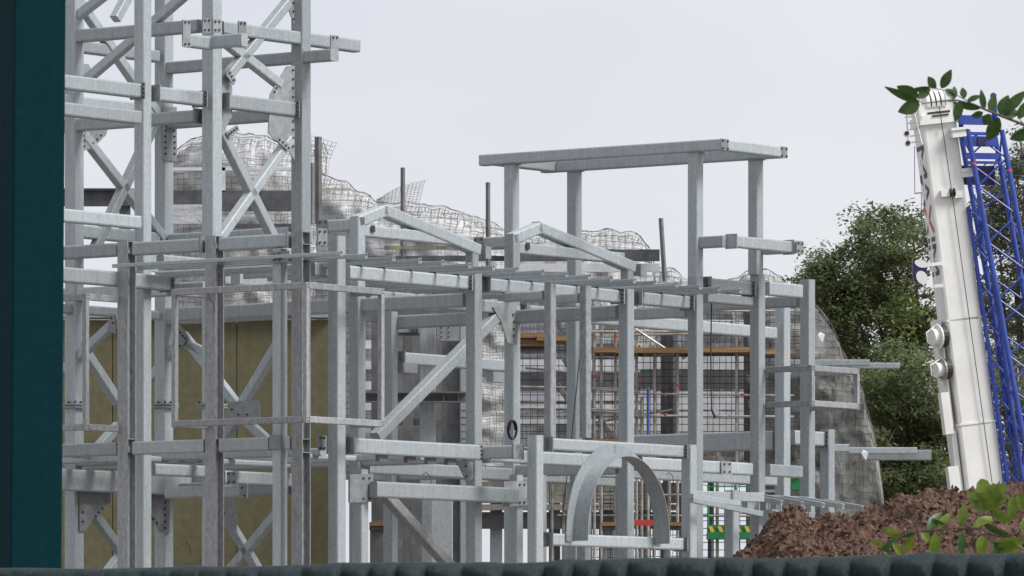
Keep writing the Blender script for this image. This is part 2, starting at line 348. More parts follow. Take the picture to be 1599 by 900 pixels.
# ------------------------------------------------------------------ rooftop canopy
u1, u2 = u_at(0, 1086), u_at(0, 1180)
ZC = PA(0, 1086, 238).z; vL = v_at(u1, 799)
ca = thing('rooftop_canopy_frame', UV(u1, 0, PA(0, 1086, 433).z), 'open rectangular galvanised canopy frame on four tall legs above the roof joists', 'canopy frame')
for uu, vv, zb in ((u1, 0, PA(0, 1086, 433).z + .002), (u2, 0, PA(0, 1183, 430).z + .002), (u1, vL, ZJ + .11), (u2, v_at(u2, 897), ZJ + .11)):
    V, Fc = [], []; q = UV(uu, vv); prism(chamf(.255, .255, .03), (q.x, q.y, zb), (q.x, q.y, ZC - .012), B_, A_, V, Fc); mk('leg', V, Fc, 'galv', ca)
    box('cap_plate', (q.x, q.y, ZC - .006), (.34, .34, .012), 'plate', ca, A_, B_, ZD)
vR, vl = v_at(u1, 1131), v_at(u1, 753); h = .245
bar('beam', UV(u1, vR, ZC + h / 2), UV(u1, vl, ZC + h / 2), .25, h, 'galv', ca, r=.03)
bar('beam', UV(u2, v_at(u2, 1222), ZC + h / 2), UV(u2, vl, ZC + h / 2), .25, h, 'galv', ca, r=.03)
bar('beam', UV(u1 + .127, vR + .13, ZC + h / 2), UV(u2 - .127, vR + .13, ZC + h / 2), .25, h - .01, 'galv', ca, r=.03)
bar('beam', UV(u1 + .127, vl - .3, ZC + h / 2), UV(u2 - .127, vl - .3, ZC + h / 2), .25, h - .01, 'galv', ca, r=.03)
e = box('end_plate', UV(u1 - .01, vR - .012, ZC + h / 2), (.27, .02, h), 'plate', ca, A_, B_, ZD); bolts(e, [UV(u1 + a, vR - .023, ZC + h / 2 + b) for a in (-.09, .09) for b in (-.08, .08)], -B_)
e = box('end_plate', UV(u2 + .02, v_at(u2, 1222) - .012, ZC + h / 2), (.27, .02, h), 'plate', ca, A_, B_, ZD); bolts(e, [UV(u2 + .02 + a, v_at(u2, 1222) - .023, ZC + h / 2 + b) for a in (-.09, .09) for b in (-.08, .08)], -B_)
z = PA(-.2, 1120, 381).z
bar('beam', UV(u1 + .05, -.14, z), UV(u1 + .05, -.75, z), .22, .25, 'galv', ca, r=.03)
bar('beam', UV(u1 + .1, -.86, z), UV(u2 + .05, -.86, z), .2, .25, 'galv', ca, r=.03)
for uu in (u1 + .12, u2 + .02): box('end_plate', UV(uu, -.86, z), (.03, .3, .32), 'plate', ca, A_, B_, ZD)
bar('beam', UV(u2 + .15, -.13, z), UV(u2 + .15, -1.05, z), .22, .25, 'galv', ca, r=.03)
e = box('end_plate', UV(u2 + .15, -1.06, z), (.26, .02, .27), 'plate', ca, A_, B_, ZD); bolts(e, [UV(u2 + .15 + a, -1.072, z + b) for a in (-.08, .08) for b in (-.08, .08)], -B_)

# ------------------------------------------------------------------ arched opening frame on the bay
ar = thing('arched_window_frame', PA(-1.8, 978, 843), 'curved galvanised steel arch with outer flange fixed to the projecting bay', 'arch frame')
ua, ub = u_at(-2.0, 915), u_at(-2.0, 1042); uc, aa = (ua + ub) / 2, (ub - ua) / 2
zb = PA(-2.0, 978, 847).z; hb = PA(-2.0, 978, 713).z - zb
def ring(name, f_in, f_out, v0, v1, m='galv', t=.012):
    V, Fc = [], []; n = 110
    for i in range(n + 1):
        th = math.pi * i / n; c, s = -math.cos(th), math.sin(th)
        for (e, vv) in ((f_in, v0), (f_out, v0), (f_out, v1), (f_in, v1)): V.append(UV(uc + c * (aa + e), vv, zb + s ** .86 * (hb + e)))
    for i in range(n):
        for k in range(4): a = i * 4 + k; b = i * 4 + (k + 1) % 4; Fc.append((a, b, b + 4, a + 4))
    Fc += [(3, 2, 1, 0), tuple(n * 4 + k for k in range(4))]
    o = mk(name, V, Fc, m, ar, smooth=False); return o
ring('soffit_band', 0, .014, -2.06, -1.69); ring('flange', .004, .25, -1.688, -1.672)
box('seam_plate', UV(uc, -1.70, zb + hb + .16), (.008, .006, .2), 'plate', ar, A_, B_, ZD)
for s in (-1, 1): box('foot_plate', UV(uc + s * (aa + .12), -1.685, zb + .06), (.24, .012, .14), 'plate', ar, A_, B_, ZD)

# ------------------------------------------------------------------ window cages
def cage(name, pts, zt, zb, lab, w=.105):
    """pts = plan polyline of (u, v); rails top and bottom, posts at inner corners"""
    q0 = UV(*pts[0]); g = thing(name, (q0.x, q0.y, zb), lab, 'window cage', 'welded window cages bolted outside the columns')
    for z in (zt, zb):
        for a, b in zip(pts, pts[1:]):
            pa, pb = UV(*a, z), UV(*b, z); d = (pb - pa).normalized()
            bar('rail', pa + d * .053, pb - d * .053, w, .13, 'mauve', g, r=.012)
    for a in pts[1:-1]:
        V, Fc = [], []; prism(chamf(w, w, .012), UV(*a, zb - .065), UV(*a, zt + .065), A_, B_, V, Fc); o = mk('post', V, Fc, 'mauve', g)
        for z in (zt, zb): bolts(o, [UV(a[0] + x, a[1] - .053, z + y) for x in (-.02, .025) for y in (-.03, .03)], -B_, .011, .006)
    return g
c_ = 1.15; vc = v_at(-c_, 478); v2 = v_at(-c_, 273); u3 = u_at(vc, 595)
zt, zbm = PB(-c_, 478, 446).z, PB(-c_, 478, 655).z
cage('window_cage', [(-.14, v2), (-c_, v2), (-c_, vc), (u3, vc), (u3, -.27)], zt, zbm, 'weathered grey cage wrapping round the corner column, widest of the cages')
v3 = v_at(-c_, 134)
cage('window_cage', [(-.14, v3), (-c_, v3), (-c_, v3 + 2.2), (-.05, v3 + 2.2)], zt, zbm, 'weathered grey cage beside the dark teal post, partly hidden by it')
u4 = u_at(0, 1183) + .1; v4 = v_at(u4, 1267); u5 = u_at(v4, 1338); zt3, zb3 = PB(u4, 1267, 575).z, PB(u4, 1267, 630).z
cage('window_cage', [(u4, -.13), (u4, v4), (u5, v4), (u5, .4)], zt3, zb3, 'low grey cage projecting from the end columns, smallest of the cages', .1)

# ------------------------------------------------------------------ awning of sloping tubes
aw = thing('awning_frame', PA(-.3, 1165, 800), 'small awning frame of parallel sloping tubes jutting above the soil heap', 'awning frame')
z = PA(-.3, 1165, 772).z
bar('beam', PA(-.3, 1150, 0).xy.to_3d() + ZD * (z - .18), PA(-.3, 1266, 0).xy.to_3d() + ZD * (z - .18), .26, .36, 'galv', aw, sec=wsec(.26, .36, .02, .014))
for px in (1163, 1192, 1208, 1226, 1262): q = PA(-.42, px, 0); box('stiffener', (q.x, q.y, z - .18), (.02, .16, .318), 'galv', aw, A_, B_, ZD)
for xe, ye in ((1221, 785), (1253, 787), (1286, 789), (1317, 791), (1348, 794)):
    uu = u_at(-1.5, xe); pe = UV(uu, -1.5); pe = P(xe, ye, pe.y); ps = UV(uu, -.5); ps = P(0, 0, ps.y).xy.to_3d(); ps = UV(uu, -.48, pe.z + .17)
    o = bar('awning_tube', ps, pe, .09, .115, 'galv', aw, r=.01); bolts(o, [pe + ZD * .01], -B_, .018, .012)
for (x1, y1, x2, y2, v_) in ((1080, 775, 1154, 787, -1.7), (1080, 781, 1189, 803, -2.0)): bar('awning_tube', PA(v_, x1, y1), PA(v_, x2, y2), .09, .11, 'galv', aw, r=.01)
bar('beam', PA(-1.4, 1080, 774), PA(-1.4, 1190, 777), .12, .2, 'galv', aw)

# ------------------------------------------------------------------ tower
VT = 5.0; UT = u_at(VT, 331); UT2 = u_at(VT, 470); V2 = v_at(UT, 116); VF = 4.75
tw = thing('steel_tower', UV(UT, VT), 'tall galvanised steel tower with crossed diagonal braces and bolted gusset plates', 'steel tower')
TOP = -140
column(tw, 331, TOP, v=VT, w=.31); column(tw, 470, TOP, v=VT, w=.31)
column(tw, 116, TOP, u=UT, w=.30); column(tw, 256, TOP, v=V2, w=.30); column(tw, 223, TOP, v=VT, w=.265)
# beams, top level
beamB(tw, UT, 313, 40, 31, w=.25, h=.265); beamA(tw, VT, 343, 556, 33, at=340, w=.24, h=.27)
beamB(tw, UT2, 522, 262, 77, at=519, w=.25, h=.25); beamA(tw, V2, 122, 243, 64, w=.24, h=.25)
beamA(tw, VF - .1, 290, 328, 53, w=.2, h=.27); uq = u_at(VF - .1, 328); beamB(tw, uq, 382, 327, 52, w=.2, h=.27)
for px, y0, y1, vv in ((291, 31, 73, 4.4), (322, 28, 51, 4.7), (338, 30, 51, 4.7), (378, 33, 75, 4.55), (522, 55, 95, 4.4)):
    gusset(tw, [(px - 6, y0), (px + 6, y0 + 1), (px + 6, y1 + 1), (px - 6, y1)], v=vv, t=.03, bl=[(px - 3, y0 + 4), (px + 3, y0 + 4), (px - 3, y1 - 4), (px + 3, y1 - 4)])
# second level
beamA(tw, VT, 40, 216, 118, at=105, w=.24, h=.29, plates='r'); beamA(tw, VT, 238, 313, 135, w=.24, h=.29, plates='lr'); beamA(tw, VT, 347, 457, 147, w=.24, h=.3, plates='lr')
beamA(tw, VF, 40, 214, 161, at=105, w=.24, h=.27)
beamB(tw, UT, 313, 40, 172, w=.24, h=.26, plates='l'); beamB(tw, UT2, 456, 262, 168, w=.24, h=.27); beamA(tw, V2, 40, 242, 141, w=.24, h=.26)
# third level
beamA(tw, VF, 40, 214, 327, at=103, w=.24, h=.265); beamA(tw, V2, 122, 243, 352, w=.24, h=.27); beamB(tw, UT, 318, 122, 376, w=.24, h=.2)
beamB(tw, UT2, 456, 268, 340 + 15, w=.24, h=.22)
beamA(tw, VF, 40, 262, 418, at=101, w=.24, h=.3, plates='r'); beamB(tw, u_at(VF, 266), 322, 266, 440, w=.22, h=.26)
beamB(tw, UT, 313, 40, 440, w=.24, h=.27); beamA(tw, VT, 345, 455, 425, w=.24, h=.26); beamA(tw, V2, 40, 243, 470, w=.2, h=.2)
beamB(tw, UT2, 456, 262, 476, w=.24, h=.3)
# floor and lower levels
beamA(tw, V2 - .35, 40, 296, 733, at=100, w=.3, h=.45); beamB(tw, u_at(V2 - .35, 298), 345, 299, 735, w=.24, h=.28)
beamB(tw, UT2, 456, 262, 750, w=.24, h=.3); beamA(tw, VT, 345, 455, 735, w=.24, h=.27); beamA(tw, VT, 236, 318, 724, w=.24, h=.24)
beamB(tw, UT, 378, 262, 757, w=.2, h=.25); gusset(tw, [(374, 757), (386, 756), (386, 778), (374, 779)], u=UT - .2, bl=[(379, 762), (383, 774)])
gusset(tw, [(355, 737), (369, 736), (369, 756), (355, 757)], u=UT - .2, bl=[(358, 740), (366, 740), (358, 753), (366, 753)])
beamB(tw, UT, 313, 40, 705, w=.24, h=.24)
# diagonal braces
for v_, a, b in ((VT, (344, 205), (427, 372)), (VT, (452, 218), (341, 374)), (VT, (449, 4), (354, 120)), (VT, (344, 60), (436, 132)),
                 (V2, (118, -4), (250, 185)), (V2, (128, 210), (262, 382)), (V2, (245, 185), (148, 388)), (V2, (255, -110), (180, 30)),
                 (V2, (140, 795), (192, 866)), (V2, (240, 795), (190, 866)), (V2, (190, 866), (235, 930)), (V2, (190, 866), (140, 930)),
                 (V2, (120, 530), (184, 628)), (V2, (184, 665), (140, 715))):
    brace(tw, v_ - (.0 if v_ == VT else .05), a, b, .2)
for uu, a, b in ((UT, (318, -32), (134, 126)), (UT, (180, -20), (90, 50)), (UT, (186, 498), (90, 588)), (UT2, (285, 522), (376, 640)), (UT2, (438, 530), (372, 642)), (UT2, (285, 528), (236, 592)),
                 (UT2, (348, 800), (408, 898)), (UT2, (438, 795), (352, 900)), (UT2, (376, 650), (420, 690)), (UT2, (374, 650), (345, 690)),
                 (UT2, (340, 560), (276, 530))):
    brace(tw, None, a, b, .19, u=uu)
for px, v_, u_ in ((256, V2, None), (116, None, UT), (331, VT, None)):
    for y in (632, 636.5):
        q = PA(v_, px, y) if v_ is not None else PB(u_, px, y); o = box('splice_flange', q, (.46, .46, .035), 'plate', tw, A_, B_, ZD)
        if y < 635: bolts(o, [q + A_ * a + B_ * b + ZD * .017 for a, b in ((-.19, -.19), (-.19, 0), (-.19, .19), (.19, -.19), (0, -.19))], ZD, .022, .05)
# gusset plates
gusset(tw, [(341, 105), (357, 112), (362, 136), (362, 182), (352, 200), (342, 214)], v=VT, off=-.0)
gusset(tw, [(345, 208), (362, 196), (366, 204), (350, 217)], v=VT, off=-.13, bl=[(349, 210), (353, 207), (357, 204), (361, 201)])
gusset(tw, [(456, 103), (444, 104), (427, 132), (418, 148), (415, 208), (426, 220), (448, 238), (456, 250)], v=VT, bl=[(453, y) for y in (110, 124, 138, 152, 190, 203, 216, 229)] + [(427, 138), (431, 133), (435, 128), (424, 144)], off=-.06)
gusset(tw, [(424, 220), (430, 214), (446, 228), (441, 236)], v=VT, off=-.13, bl=[(428, 219), (433, 223), (438, 228), (442, 232)])
gusset(tw, [(345, 118), (350, 108), (361, 126), (357, 134)], v=VT, off=-.13, bl=[(350, 115), (353, 120), (356, 126)])
gusset(tw, [(456, -40), (440, -20), (447, 8), (458, 40)], v=VT, off=-.02, bl=[(456, 5), (456, 18), (456, 30)])
gusset(tw, [(120, 100), (132, 101), (142, 120), (120, 122)], v=V2, off=-.1)
gusset(tw, [(118, 198), (163, 198), (158, 212), (138, 232), (118, 238)], v=V2, off=-.12, bl=[(123, 205), (123, 213), (123, 221), (123, 229), (137, 224), (144, 218), (150, 212)])
gusset(tw, [(244, 168), (266, 168), (266, 252), (244, 252)], v=V2, off=-.17, bl=[(248, y) for y in range(178, 250, 9)] + [(262, y) for y in range(178, 250, 9)])
gusset(tw, [(114, 768), (162, 768), (162, 785), (150, 793), (135, 812), (122, 830), (114, 830)], v=V2, off=-.18, bl=[(149, 795), (143, 801), (138, 807), (118, 815), (118, 800)])
gusset(tw, [(254, 772), (216, 773), (214, 790), (226, 805), (240, 832), (254, 834)], v=V2, off=-.18, bl=[(223, 804), (229, 811), (234, 817)] + [(247, y) for y in (785, 795, 805, 815, 825)] )
gusset(tw, [(278, 505), (290, 510), (300, 527), (288, 548), (278, 548)], u=UT2, off=-.13, bl=[(284, 516), (288, 520), (292, 525), (296, 529), (284, 545), (288, 541)])
gusset(tw, [(362, 640), (366, 628), (409, 626), (412, 655), (350, 655)], u=UT2, off=-.11, bl=[(368, 640), (378, 648), (392, 648)])
gusset(tw, [(345, 790), (375, 772), (375, 830), (352, 812)], u=UT2, off=-.11, bl=[(351, 796), (356, 802), (352, 806)])
gusset(tw, [(186, 493), (178, 490), (174, 515), (186, 522)], u=UT, off=-.12, bl=[(180, 497), (183, 505)])

# ------------------------------------------------------------------ olive panelled building
def P2(px, y, D): return P(px, y, D)
ol = thing('olive_building', P(285, YH, 152).xy.to_3d(), 'olive brown panelled wall standing behind the steel tower', 'building')
xs = [95, 176, 262, 370, 446, 520]
for a, b in zip(xs, xs[1:]):
    p, q = P(a + .6, 500, 152), P(b - .6, 500, 152)
    box('wall_panel', ((p.x + q.x) / 2, 152, p.z / 2), (q.x - p.x, .1, p.z), 'olive', ol)
p, q = P(95, 500, 152.3), P(520, 500, 152.3)
box('backing', ((p.x + q.x) / 2, 152.35, p.z / 2 - .05), (q.x - p.x, .5, p.z - .1), 'joint', ol)
box('parapet_cap', ((p.x + q.x) / 2, 152.2, p.z + .09), (q.x - p.x, .9, .12), 'galv', ol)
fb = thing('dark_roof_beam', P(150, YH, 172).xy.to_3d(), 'dark steel roof edge crossing behind the tower beside the pale rockwork', 'roof edge')
p, q = P(60, 299, 172), P(206, 322, 172); box('fascia', ((p.x + q.x) / 2, 172, (p.z + q.z) / 2), (q.x - p.x, .3, p.z - q.z), 'darkband', fb)
box('fascia_cap', ((p.x + q.x) / 2, 171.95, p.z + .03), (q.x - p.x + .1, .5, .06), 'bolt', fb)
for px in (75, 195): q = P(px, 322, 172.2); box('post', (q.x, 172.2, q.z / 2), (.3, .3, q.z), 'dsteel', fb)

# ------------------------------------------------------------------ grey rear frame
rf = thing('grey_rear_frame', P(650, YH, 146).xy.to_3d(), 'grey wide-flange steel frame half hidden behind the long diagonal brace', 'steel frame')
def vcol(par, px, yt, Y, w, d, m='dsteel', sec=None, yb=None, name='column'):
    p = P(px, yt, Y); V, Fc = [], []; zb = 0 if yb is None else P(px, yb, Y).z
    prism(sec or chamf(w, d, .02), (p.x, Y, zb), (p.x, Y, p.z), XD, YD, V, Fc); return mk(name, V, Fc, m, par)
for px, yt, Y, w_, m_ in ((668, 497, 146, .36, 'galv'), (704, 492, 147.2, .4, 'dsteel'), (637, 505, 147.5, .24, 'dsteel'), (650, 760, 145.5, .3, 'dsteel'), (690, 770, 144.6, .5, 'galv'), (728, 500, 147, .28, 'galv'), (590, 500, 148.5, .3, 'dsteel')):
    vcol(rf, px, yt, Y, w_, .3, m_)
def hb(par, x1, x2, yt, yb, Y, m='dsteel', d=.22, name='beam'):
    p, q = P(x1, yt, Y), P(x2, yb, Y); return box(name, ((p.x + q.x) / 2, Y, (p.z + q.z) / 2), (q.x - p.x, d, p.z - q.z), m, par)
for x1, x2, yt, yb, Y in ((560, 730, 484, 503, 147.4), (560, 730, 612, 614, 145.6), (560, 730, 627, 629, 145.6), (560, 730, 655, 664, 147.9), (600, 690, 520, 524, 147.0), (570, 735, 692, 712, 146.3)): hb(rf, x1, x2, yt, yb, Y)
hb(rf, 560, 730, 613, 628, 145.75, d=.05, name='beam_web')
for px in (632, 662, 693, 716): hb(rf, px - 1, px + 1, 614, 627, 145.65, d=.15, name='stiffener')
for x1, x2, yt, yb, Y in ((622, 655, 506, 520, 146.9), (683, 717, 506, 533, 145.6)): hb(rf, x1, x2, yt, yb, Y, 'plate', .3, 'bracket')
bolts(rf, [P(x, y, 146.74) for x in (644, 651) for y in (511, 517)], -YD, .035, .03); bolts(rf, [P(x, y, 145.44) for x in (689, 700) for y in (512, 519, 526)], -YD, .02, .02)
for i in range(6): hb(rf, 720, 738, 640 + i * 11, 643 + i * 11, 146.6, 'dsteel', .05, 'rung')
hb(rf, 612, 742, 700, 950, 151, 'dsteel', .2, 'infill_panel'); hb(rf, 620, 745, 505, 690, 150.5, 'dsteel', .2, 'infill_panel')
for i in range(4): hb(rf, 570, 602, 532 + 32 * i, 545 + 32 * i, 149.5, 'whitep', .2, 'sheet')

# ------------------------------------------------------------------ rockwork with netting
def interp(pts, t):
    for (a, ya), (b, yb) in zip(pts, pts[1:]):
        if t <= b: return ya + (yb - ya) * (t - a) / (b - a)
    return pts[-1][1]
def rock(name, prof, D, lab, m, nx, nz, bulge=1.2, seed=0, rough=.55, curl=1.6, netm=True, step=1, tilt=0, cell=.165, zlow=0):
    x0, x1 = prof[0][0], prof[-1][0]
    def pt(a, b, amp=1, out=0):
        px = x0 + (x1 - x0) * a; yt = interp(prof, px); p = P(px, yt, D); z = p.z * (1 - b) + zlow * b
        n = noise.fractal(Vector((p.x * .9 + seed * 7.3, z * .9, seed)), 1, 2, 4)
        ny = noise.noise(Vector((p.x * 2.6, z * 2.6, seed + 5)))
        Y = D + bulge * (1 - math.sin(math.pi * min(1, max(0, a)))) + rough * n * amp + .18 * ny + curl * math.exp(-(p.z - z) * 2.6) + tilt * a - out
        jit = .05 * noise.noise(Vector((p.x * 4, z * 4, seed + 9)))
        return Vector((p.x + jit, Y, z + (.10 * noise.noise(Vector((p.x * 3.1, seed, 2))) if b < .02 else 0)))
    g = thing(name, P((x0 + x1) / 2, YH, D).xy.to_3d(), lab, 'rockwork', 'artificial rock forms under construction')
    V = []
    for j in range(nz + 1):
        for i in range(nx + 1):
            px = x0 + (x1 - x0) * i / nx; hh = P(px, interp(prof, px), D).z
            cut = (.02 + .42 * max(0, noise.noise(Vector((i * .23, seed * 3.7, 1.5)))) + .18 * noise.noise(Vector((i * .9, seed, 0)))) / hh
            V.append(pt(i / nx, max(.008, cut) + (1 - max(.008, cut)) * j / nz))
    Fc = [(j * (nx + 1) + i, j * (nx + 1) + i + 1, (j + 1) * (nx + 1) + i + 1, (j + 1) * (nx + 1) + i) for j in range(nz) for i in range(nx)]
    o = mk('rock_shell', V, Fc, m, g, smooth=True); sm = o.modifiers.new('thick', 'SOLIDIFY'); sm.thickness = .12; sm.offset = 1
    # cord net, real strands standing off the shell
    pL, pR = P(x0, 600, D), P(x1, 600, D); W = pR.x - pL.x; zt = max(P(x, y, D).z for x, y in prof); zmin = max(zlow, 3.2)
    nu, nw = max(3, int(W / cell)), max(3, int((zt - zmin) / cell))
    G = {}
    for j in range(nw + 1):
        for i in range(nu + 1):
            a = i / nu; px = x0 + (x1 - x0) * a; ztop = P(px, interp(prof, px), D).z; z = zmin + (zt - zmin) * j / nw
            z += .06 * noise.noise(Vector((i * .33, j * .33, seed)))
            if z > ztop + .02: continue
            b = 1 - (z - zlow) / (ztop - zlow); G[i, j] = pt(min(1, max(0, a + .006 * noise.noise(Vector((i * .4, j * .4, seed + 3))))), max(0, b), 1, .09)
    segs = []
    for (i, j), p in G.items():
        for k in ((i + 1, j), (i, j + 1)):
            if k in G and rnd.random() > .1: segs.append((p, G[k], .0085, .0085))
    VV, FF = [], []
    for p1, p2, r, _ in segs:
        d, x, y = frame_dirs(p1, p2); b = len(VV)
        for p in (p1, p2):
            for i in range(3): a = 2.094 * i; VV.append(p + x * math.cos(a) * r + y * math.sin(a) * r)
        for i in range(3): j = (i + 1) % 3; FF.append((b + i, b + j, b + 3 + j, b + 3 + i))
    # a finer draped layer along the top edge
    nu2 = max(6, int(W / .085)); G2 = {}
    for i in range(nu2 + 1):
        a = i / nu2; hh = P(x0 + (x1 - x0) * a, interp(prof, x0 + (x1 - x0) * a), D).z - zlow
        dep = .35 + .55 * abs(noise.noise(Vector((i * .11, seed, 4)))); kk = max(2, int(dep / .085))
        for j in range(kk + 1): G2[i, j] = pt(a, j * .085 / hh, 1, .14 + .05 * noise.noise(Vector((i * .2, j * .2, seed)))) + ZD * (.03 * noise.noise(Vector((i * .21, j * .1, seed + 1))))
    for (i, j), p in G2.items():
        for k in ((i + 1, j), (i, j + 1)):
            if k in G2 and rnd.random() > .12:
                q = G2[k]; d, x, y = frame_dirs(p, q); b = len(VV); r = .0055
                for e in (p, q):
                    for t in range(3): aa_ = 2.094 * t; VV.append(e + x * math.cos(aa_) * r + y * math.sin(aa_) * r)
                for t in range(3): u_ = (t + 1) % 3; FF.append((b + t, b + u_, b + 3 + u_, b + 3 + t))
    n = mk('cord_net', VV, FF, 'net', g); n['kind'] = 'stuff'
    # frayed top roll
    tr = []
    k = int(W / .12); last = None
    for i in range(k + 1):
        p = pt(i / k, 0) + Vector((0, -.12, .03 + .03 * noise.noise(Vector((i * .7, seed, 0)))))
        if last is not None: tr.append((last, p, .006 + .012 * rnd.random(), .006 + .012 * rnd.random()))
        last = p
    tubes('edge_roll', tr, 'net', g, 5)
    return g, pt
g1, p1 = rock('rockwork', [(255, 232), (290, 208), (345, 198), (390, 203), (430, 212), (470, 215), (500, 212), (507, 230)], 168, 'pale net-covered rockwork seen through the tower braces, highest of the rock forms', 'rock', 60, 90, seed=1, rough=.25)
g2, p2 = rock('rockwork', [(492, 258), (515, 267), (540, 278), (570, 296), (590, 312), (640, 312), (690, 316), (740, 330), (780, 345), (815, 365)], 163, 'pale net-covered rockwork behind the gable frame beside the tower', 'rock', 70, 90, seed=2, rough=.2, zlow=7.7)
g3, p3 = rock('rockwork', [(790, 352), (860, 362), (920, 356), (960, 352), (1000, 358), (1022, 382), (1032, 432)], 159, 'pale net-covered rockwork behind the canopy legs with a square shoulder', 'rock', 60, 90, seed=3, rough=.2, zlow=7.7)
g4, p4 = rock('rockwork', [(1024, 402), (1060, 418), (1100, 438), (1140, 432), (1165, 421), (1200, 412), (1230, 428), (1256, 452)], 156.5, 'low pale net-covered rockwork behind the end columns of the roof', 'rock', 60, 90, seed=4, zlow=7.7)
g5, p5 = rock('rockwork', [(1168, 452), (1240, 462), (1268, 468), (1290, 482), (1306, 508), (1322, 545), (1338, 580), (1352, 604), (1366, 645), (1378, 700), (1384, 740), (1388, 805), (1394, 880)], 151, 'dark grey carved rock pillar falling steeply beside the trees', 'rockd', 70, 110, bulge=.9, seed=5, rough=.45, cell=.17)
for g, D, xs_ in ((g2, 163.9, (500, 560, 630, 700, 770)), (g3, 159.9, (800, 870, 940, 1010)), (g4, 157.4, (1040, 1110, 1180, 1240))):
    for px in xs_: q = P(px, 700, D); bar('support_leg', (q.x, D, 0), (q.x, D, 8.1), .12, .12, 'darkband', g, r=.01)
# loose net flap on the second form
V, Fc = [], []
for j in range(13):
    for i in range(13):
        a, b = i / 12, j / 12; xx = 588 + (664 - 588) * a; top = 312 - 30 * a ** 2.2 - 14 * math.sin(a * 3.1); V.append(P(xx - 10 * b * a, top + (318 - top) * b, 162.3 + .25 * noise.noise(Vector((a * 4, b * 4, 3)))))
for j in range(12):
    for i in range(12): Fc.append((j * 13 + i, j * 13 + i + 1, (j + 1) * 13 + i + 1, (j + 1) * 13 + i))
fl = mk('loose_net_flap', V, Fc, 'net', g2); wm = fl.modifiers.new('strands', 'WIREFRAME'); wm.thickness = .011
V, Fc = [], []
for j in range(9):
    for i in range(7):
        a, b = i / 6, j / 8; V.append(P(486 + (512 - 486) * a + 14 * (1 - b) ** 2 * a, 212 + 12 * a * (1 - b) + 60 * b, 162 + .3 * noise.noise(Vector((a * 3, b * 3, 8)))))
for j in range(8):
    for i in range(6): Fc.append((j * 7 + i, j * 7 + i + 1, (j + 1) * 7 + i + 1, (j + 1) * 7 + i))
fl = mk('loose_net_flap', V, Fc, 'net', g1); wm = fl.modifiers.new('strands', 'WIREFRAME'); wm.thickness = .013
# rods, folds and panels on the rock forms; dark strips paint the openings' shade
for g, px, y0, y1, Y, w_ in ((g2, 629, 262, 420, 161.2, .09), (g2, 762, 285, 420, 160.6, .09), (g3, 1032, 341, 440, 157, .09), (g1, 497, 214, 350, 161.5, .14), (g2, 487, 255, 350, 161, .12)):
    bar('support_rod', P(px + (6 if px > 1000 else 0), y1, Y), P(px, y0, Y), w_, w_, 'dsteel', g, r=.01)
for px, y0, y1, Y in ((1040, 470, 720, 151.6), (1050, 480, 720, 151.2), (1170, 440, 720, 152)): bar('support_rod', P(px, y1, Y), P(px, y0, Y), .2, .2, 'darkband', g4, r=.02)
for x1, x2, yt, yb, m_ in ((262, 330, 298, 318, 'darkband'), (345, 460, 298, 330, 'darkband'), (345, 352, 262, 300, 'whitep'), (270, 330, 320, 350, 'rock'), (262, 500, 262, 267, 'whitep'), (345, 460, 350, 356, 'darkband'), (262, 480, 368, 385, 'galv')):
    hb(g1, x1, x2, yt, yb, 166.2, m_, .15, 'panel_and_shade_band')
for x1, x2, yt, yb, m_ in ((500, 830, 400, 408, 'darkband'), (600, 800, 384, 390, 'net')): hb(g2, x1, x2, yt, yb, 161.2, m_, .1, 'panel_and_shade_band')
for x1, x2, yt, yb, m_ in ((812, 1030, 390, 408, 'darkband'), (812, 1030, 412, 425, 'whitep'), (812, 1000, 495, 500, 'whitep'), (812, 1000, 540, 552, 'darkband'), (812, 1000, 562, 580, 'whitep'), (812, 1000, 582, 610, 'darkband'), (812, 1000, 614, 626, 'whitep'), (812, 1000, 632, 640, 'whitep'), (812, 1000, 655, 662, 'whitep')):
    hb(g3, x1, x2, yt, yb, 157.3, m_, .15, 'panel_and_shade_band')  # dark strips stand for the unlit hollows between the white panels
for x1, x2, yt, yb, m_ in ((1000, 1240, 476, 482, 'whitep'), (1090, 1178, 500, 515, 'whitep'), (1000, 1235, 556, 578, 'whitep'), (1000, 1235, 578, 608, 'darkband'), (1000, 1235, 612, 640, 'whitep'), (1000, 1235, 643, 676, 'whitep')):
    hb(g4, x1, x2, yt, yb, 154.6, m_, .15, 'panel_and_shade_band')  # the dark strip colours in the shade of a hollow band
for g, x1, y1, x2, y2, Y in ((g3, 880, 560, 960, 690, 156.8), (g3, 870, 600, 930, 690, 156.8), (g4, 1100, 540, 1145, 505, 154.2), (g3, 870, 500, 905, 560, 156.8), (g4, 1020, 480, 1070, 560, 154.2)): bar('diagonal_strut', P(x1, y1, Y), P(x2, y2, Y), .12, .12, 'dsteel', g)
for px, py, Y in ((1283, 527, 149.2), (1351, 711, 149.4)):
    c = P(px, py, Y); V = [c + Vector((-.09, 0, .05)), c + Vector((-.04, .03, .13)), c + Vector((.08, 0, .07)), c + Vector((.02, -.02, -.13))]; V += [v + Vector((0, .012, 0)) for v in V]
    mk('paper_tag', V, [(0, 1, 2, 3), (7, 6, 5, 4), (0, 4, 5, 1), (1, 5, 6, 2), (2, 6, 7, 3), (3, 7, 4, 0)], 'whitep', g5)
for x1, x2, yt, yb, Y in ((1234, 1358, 562, 572, 150.2), (1300, 1405, 567, 576, 152.8), (1296, 1326, 694, 706, 149.4), (1326, 1432, 699, 709, 149.6), (1345, 1454, 703, 719, 150)):
    p, q = P(x1, yt, Y), P(x2, yb, Y); bar('outrigger_beam', (p.x, Y, (p.z + q.z) / 2), (q.x, Y, (p.z + q.z) / 2), .2, p.z - q.z, 'galv', g5, r=.02)

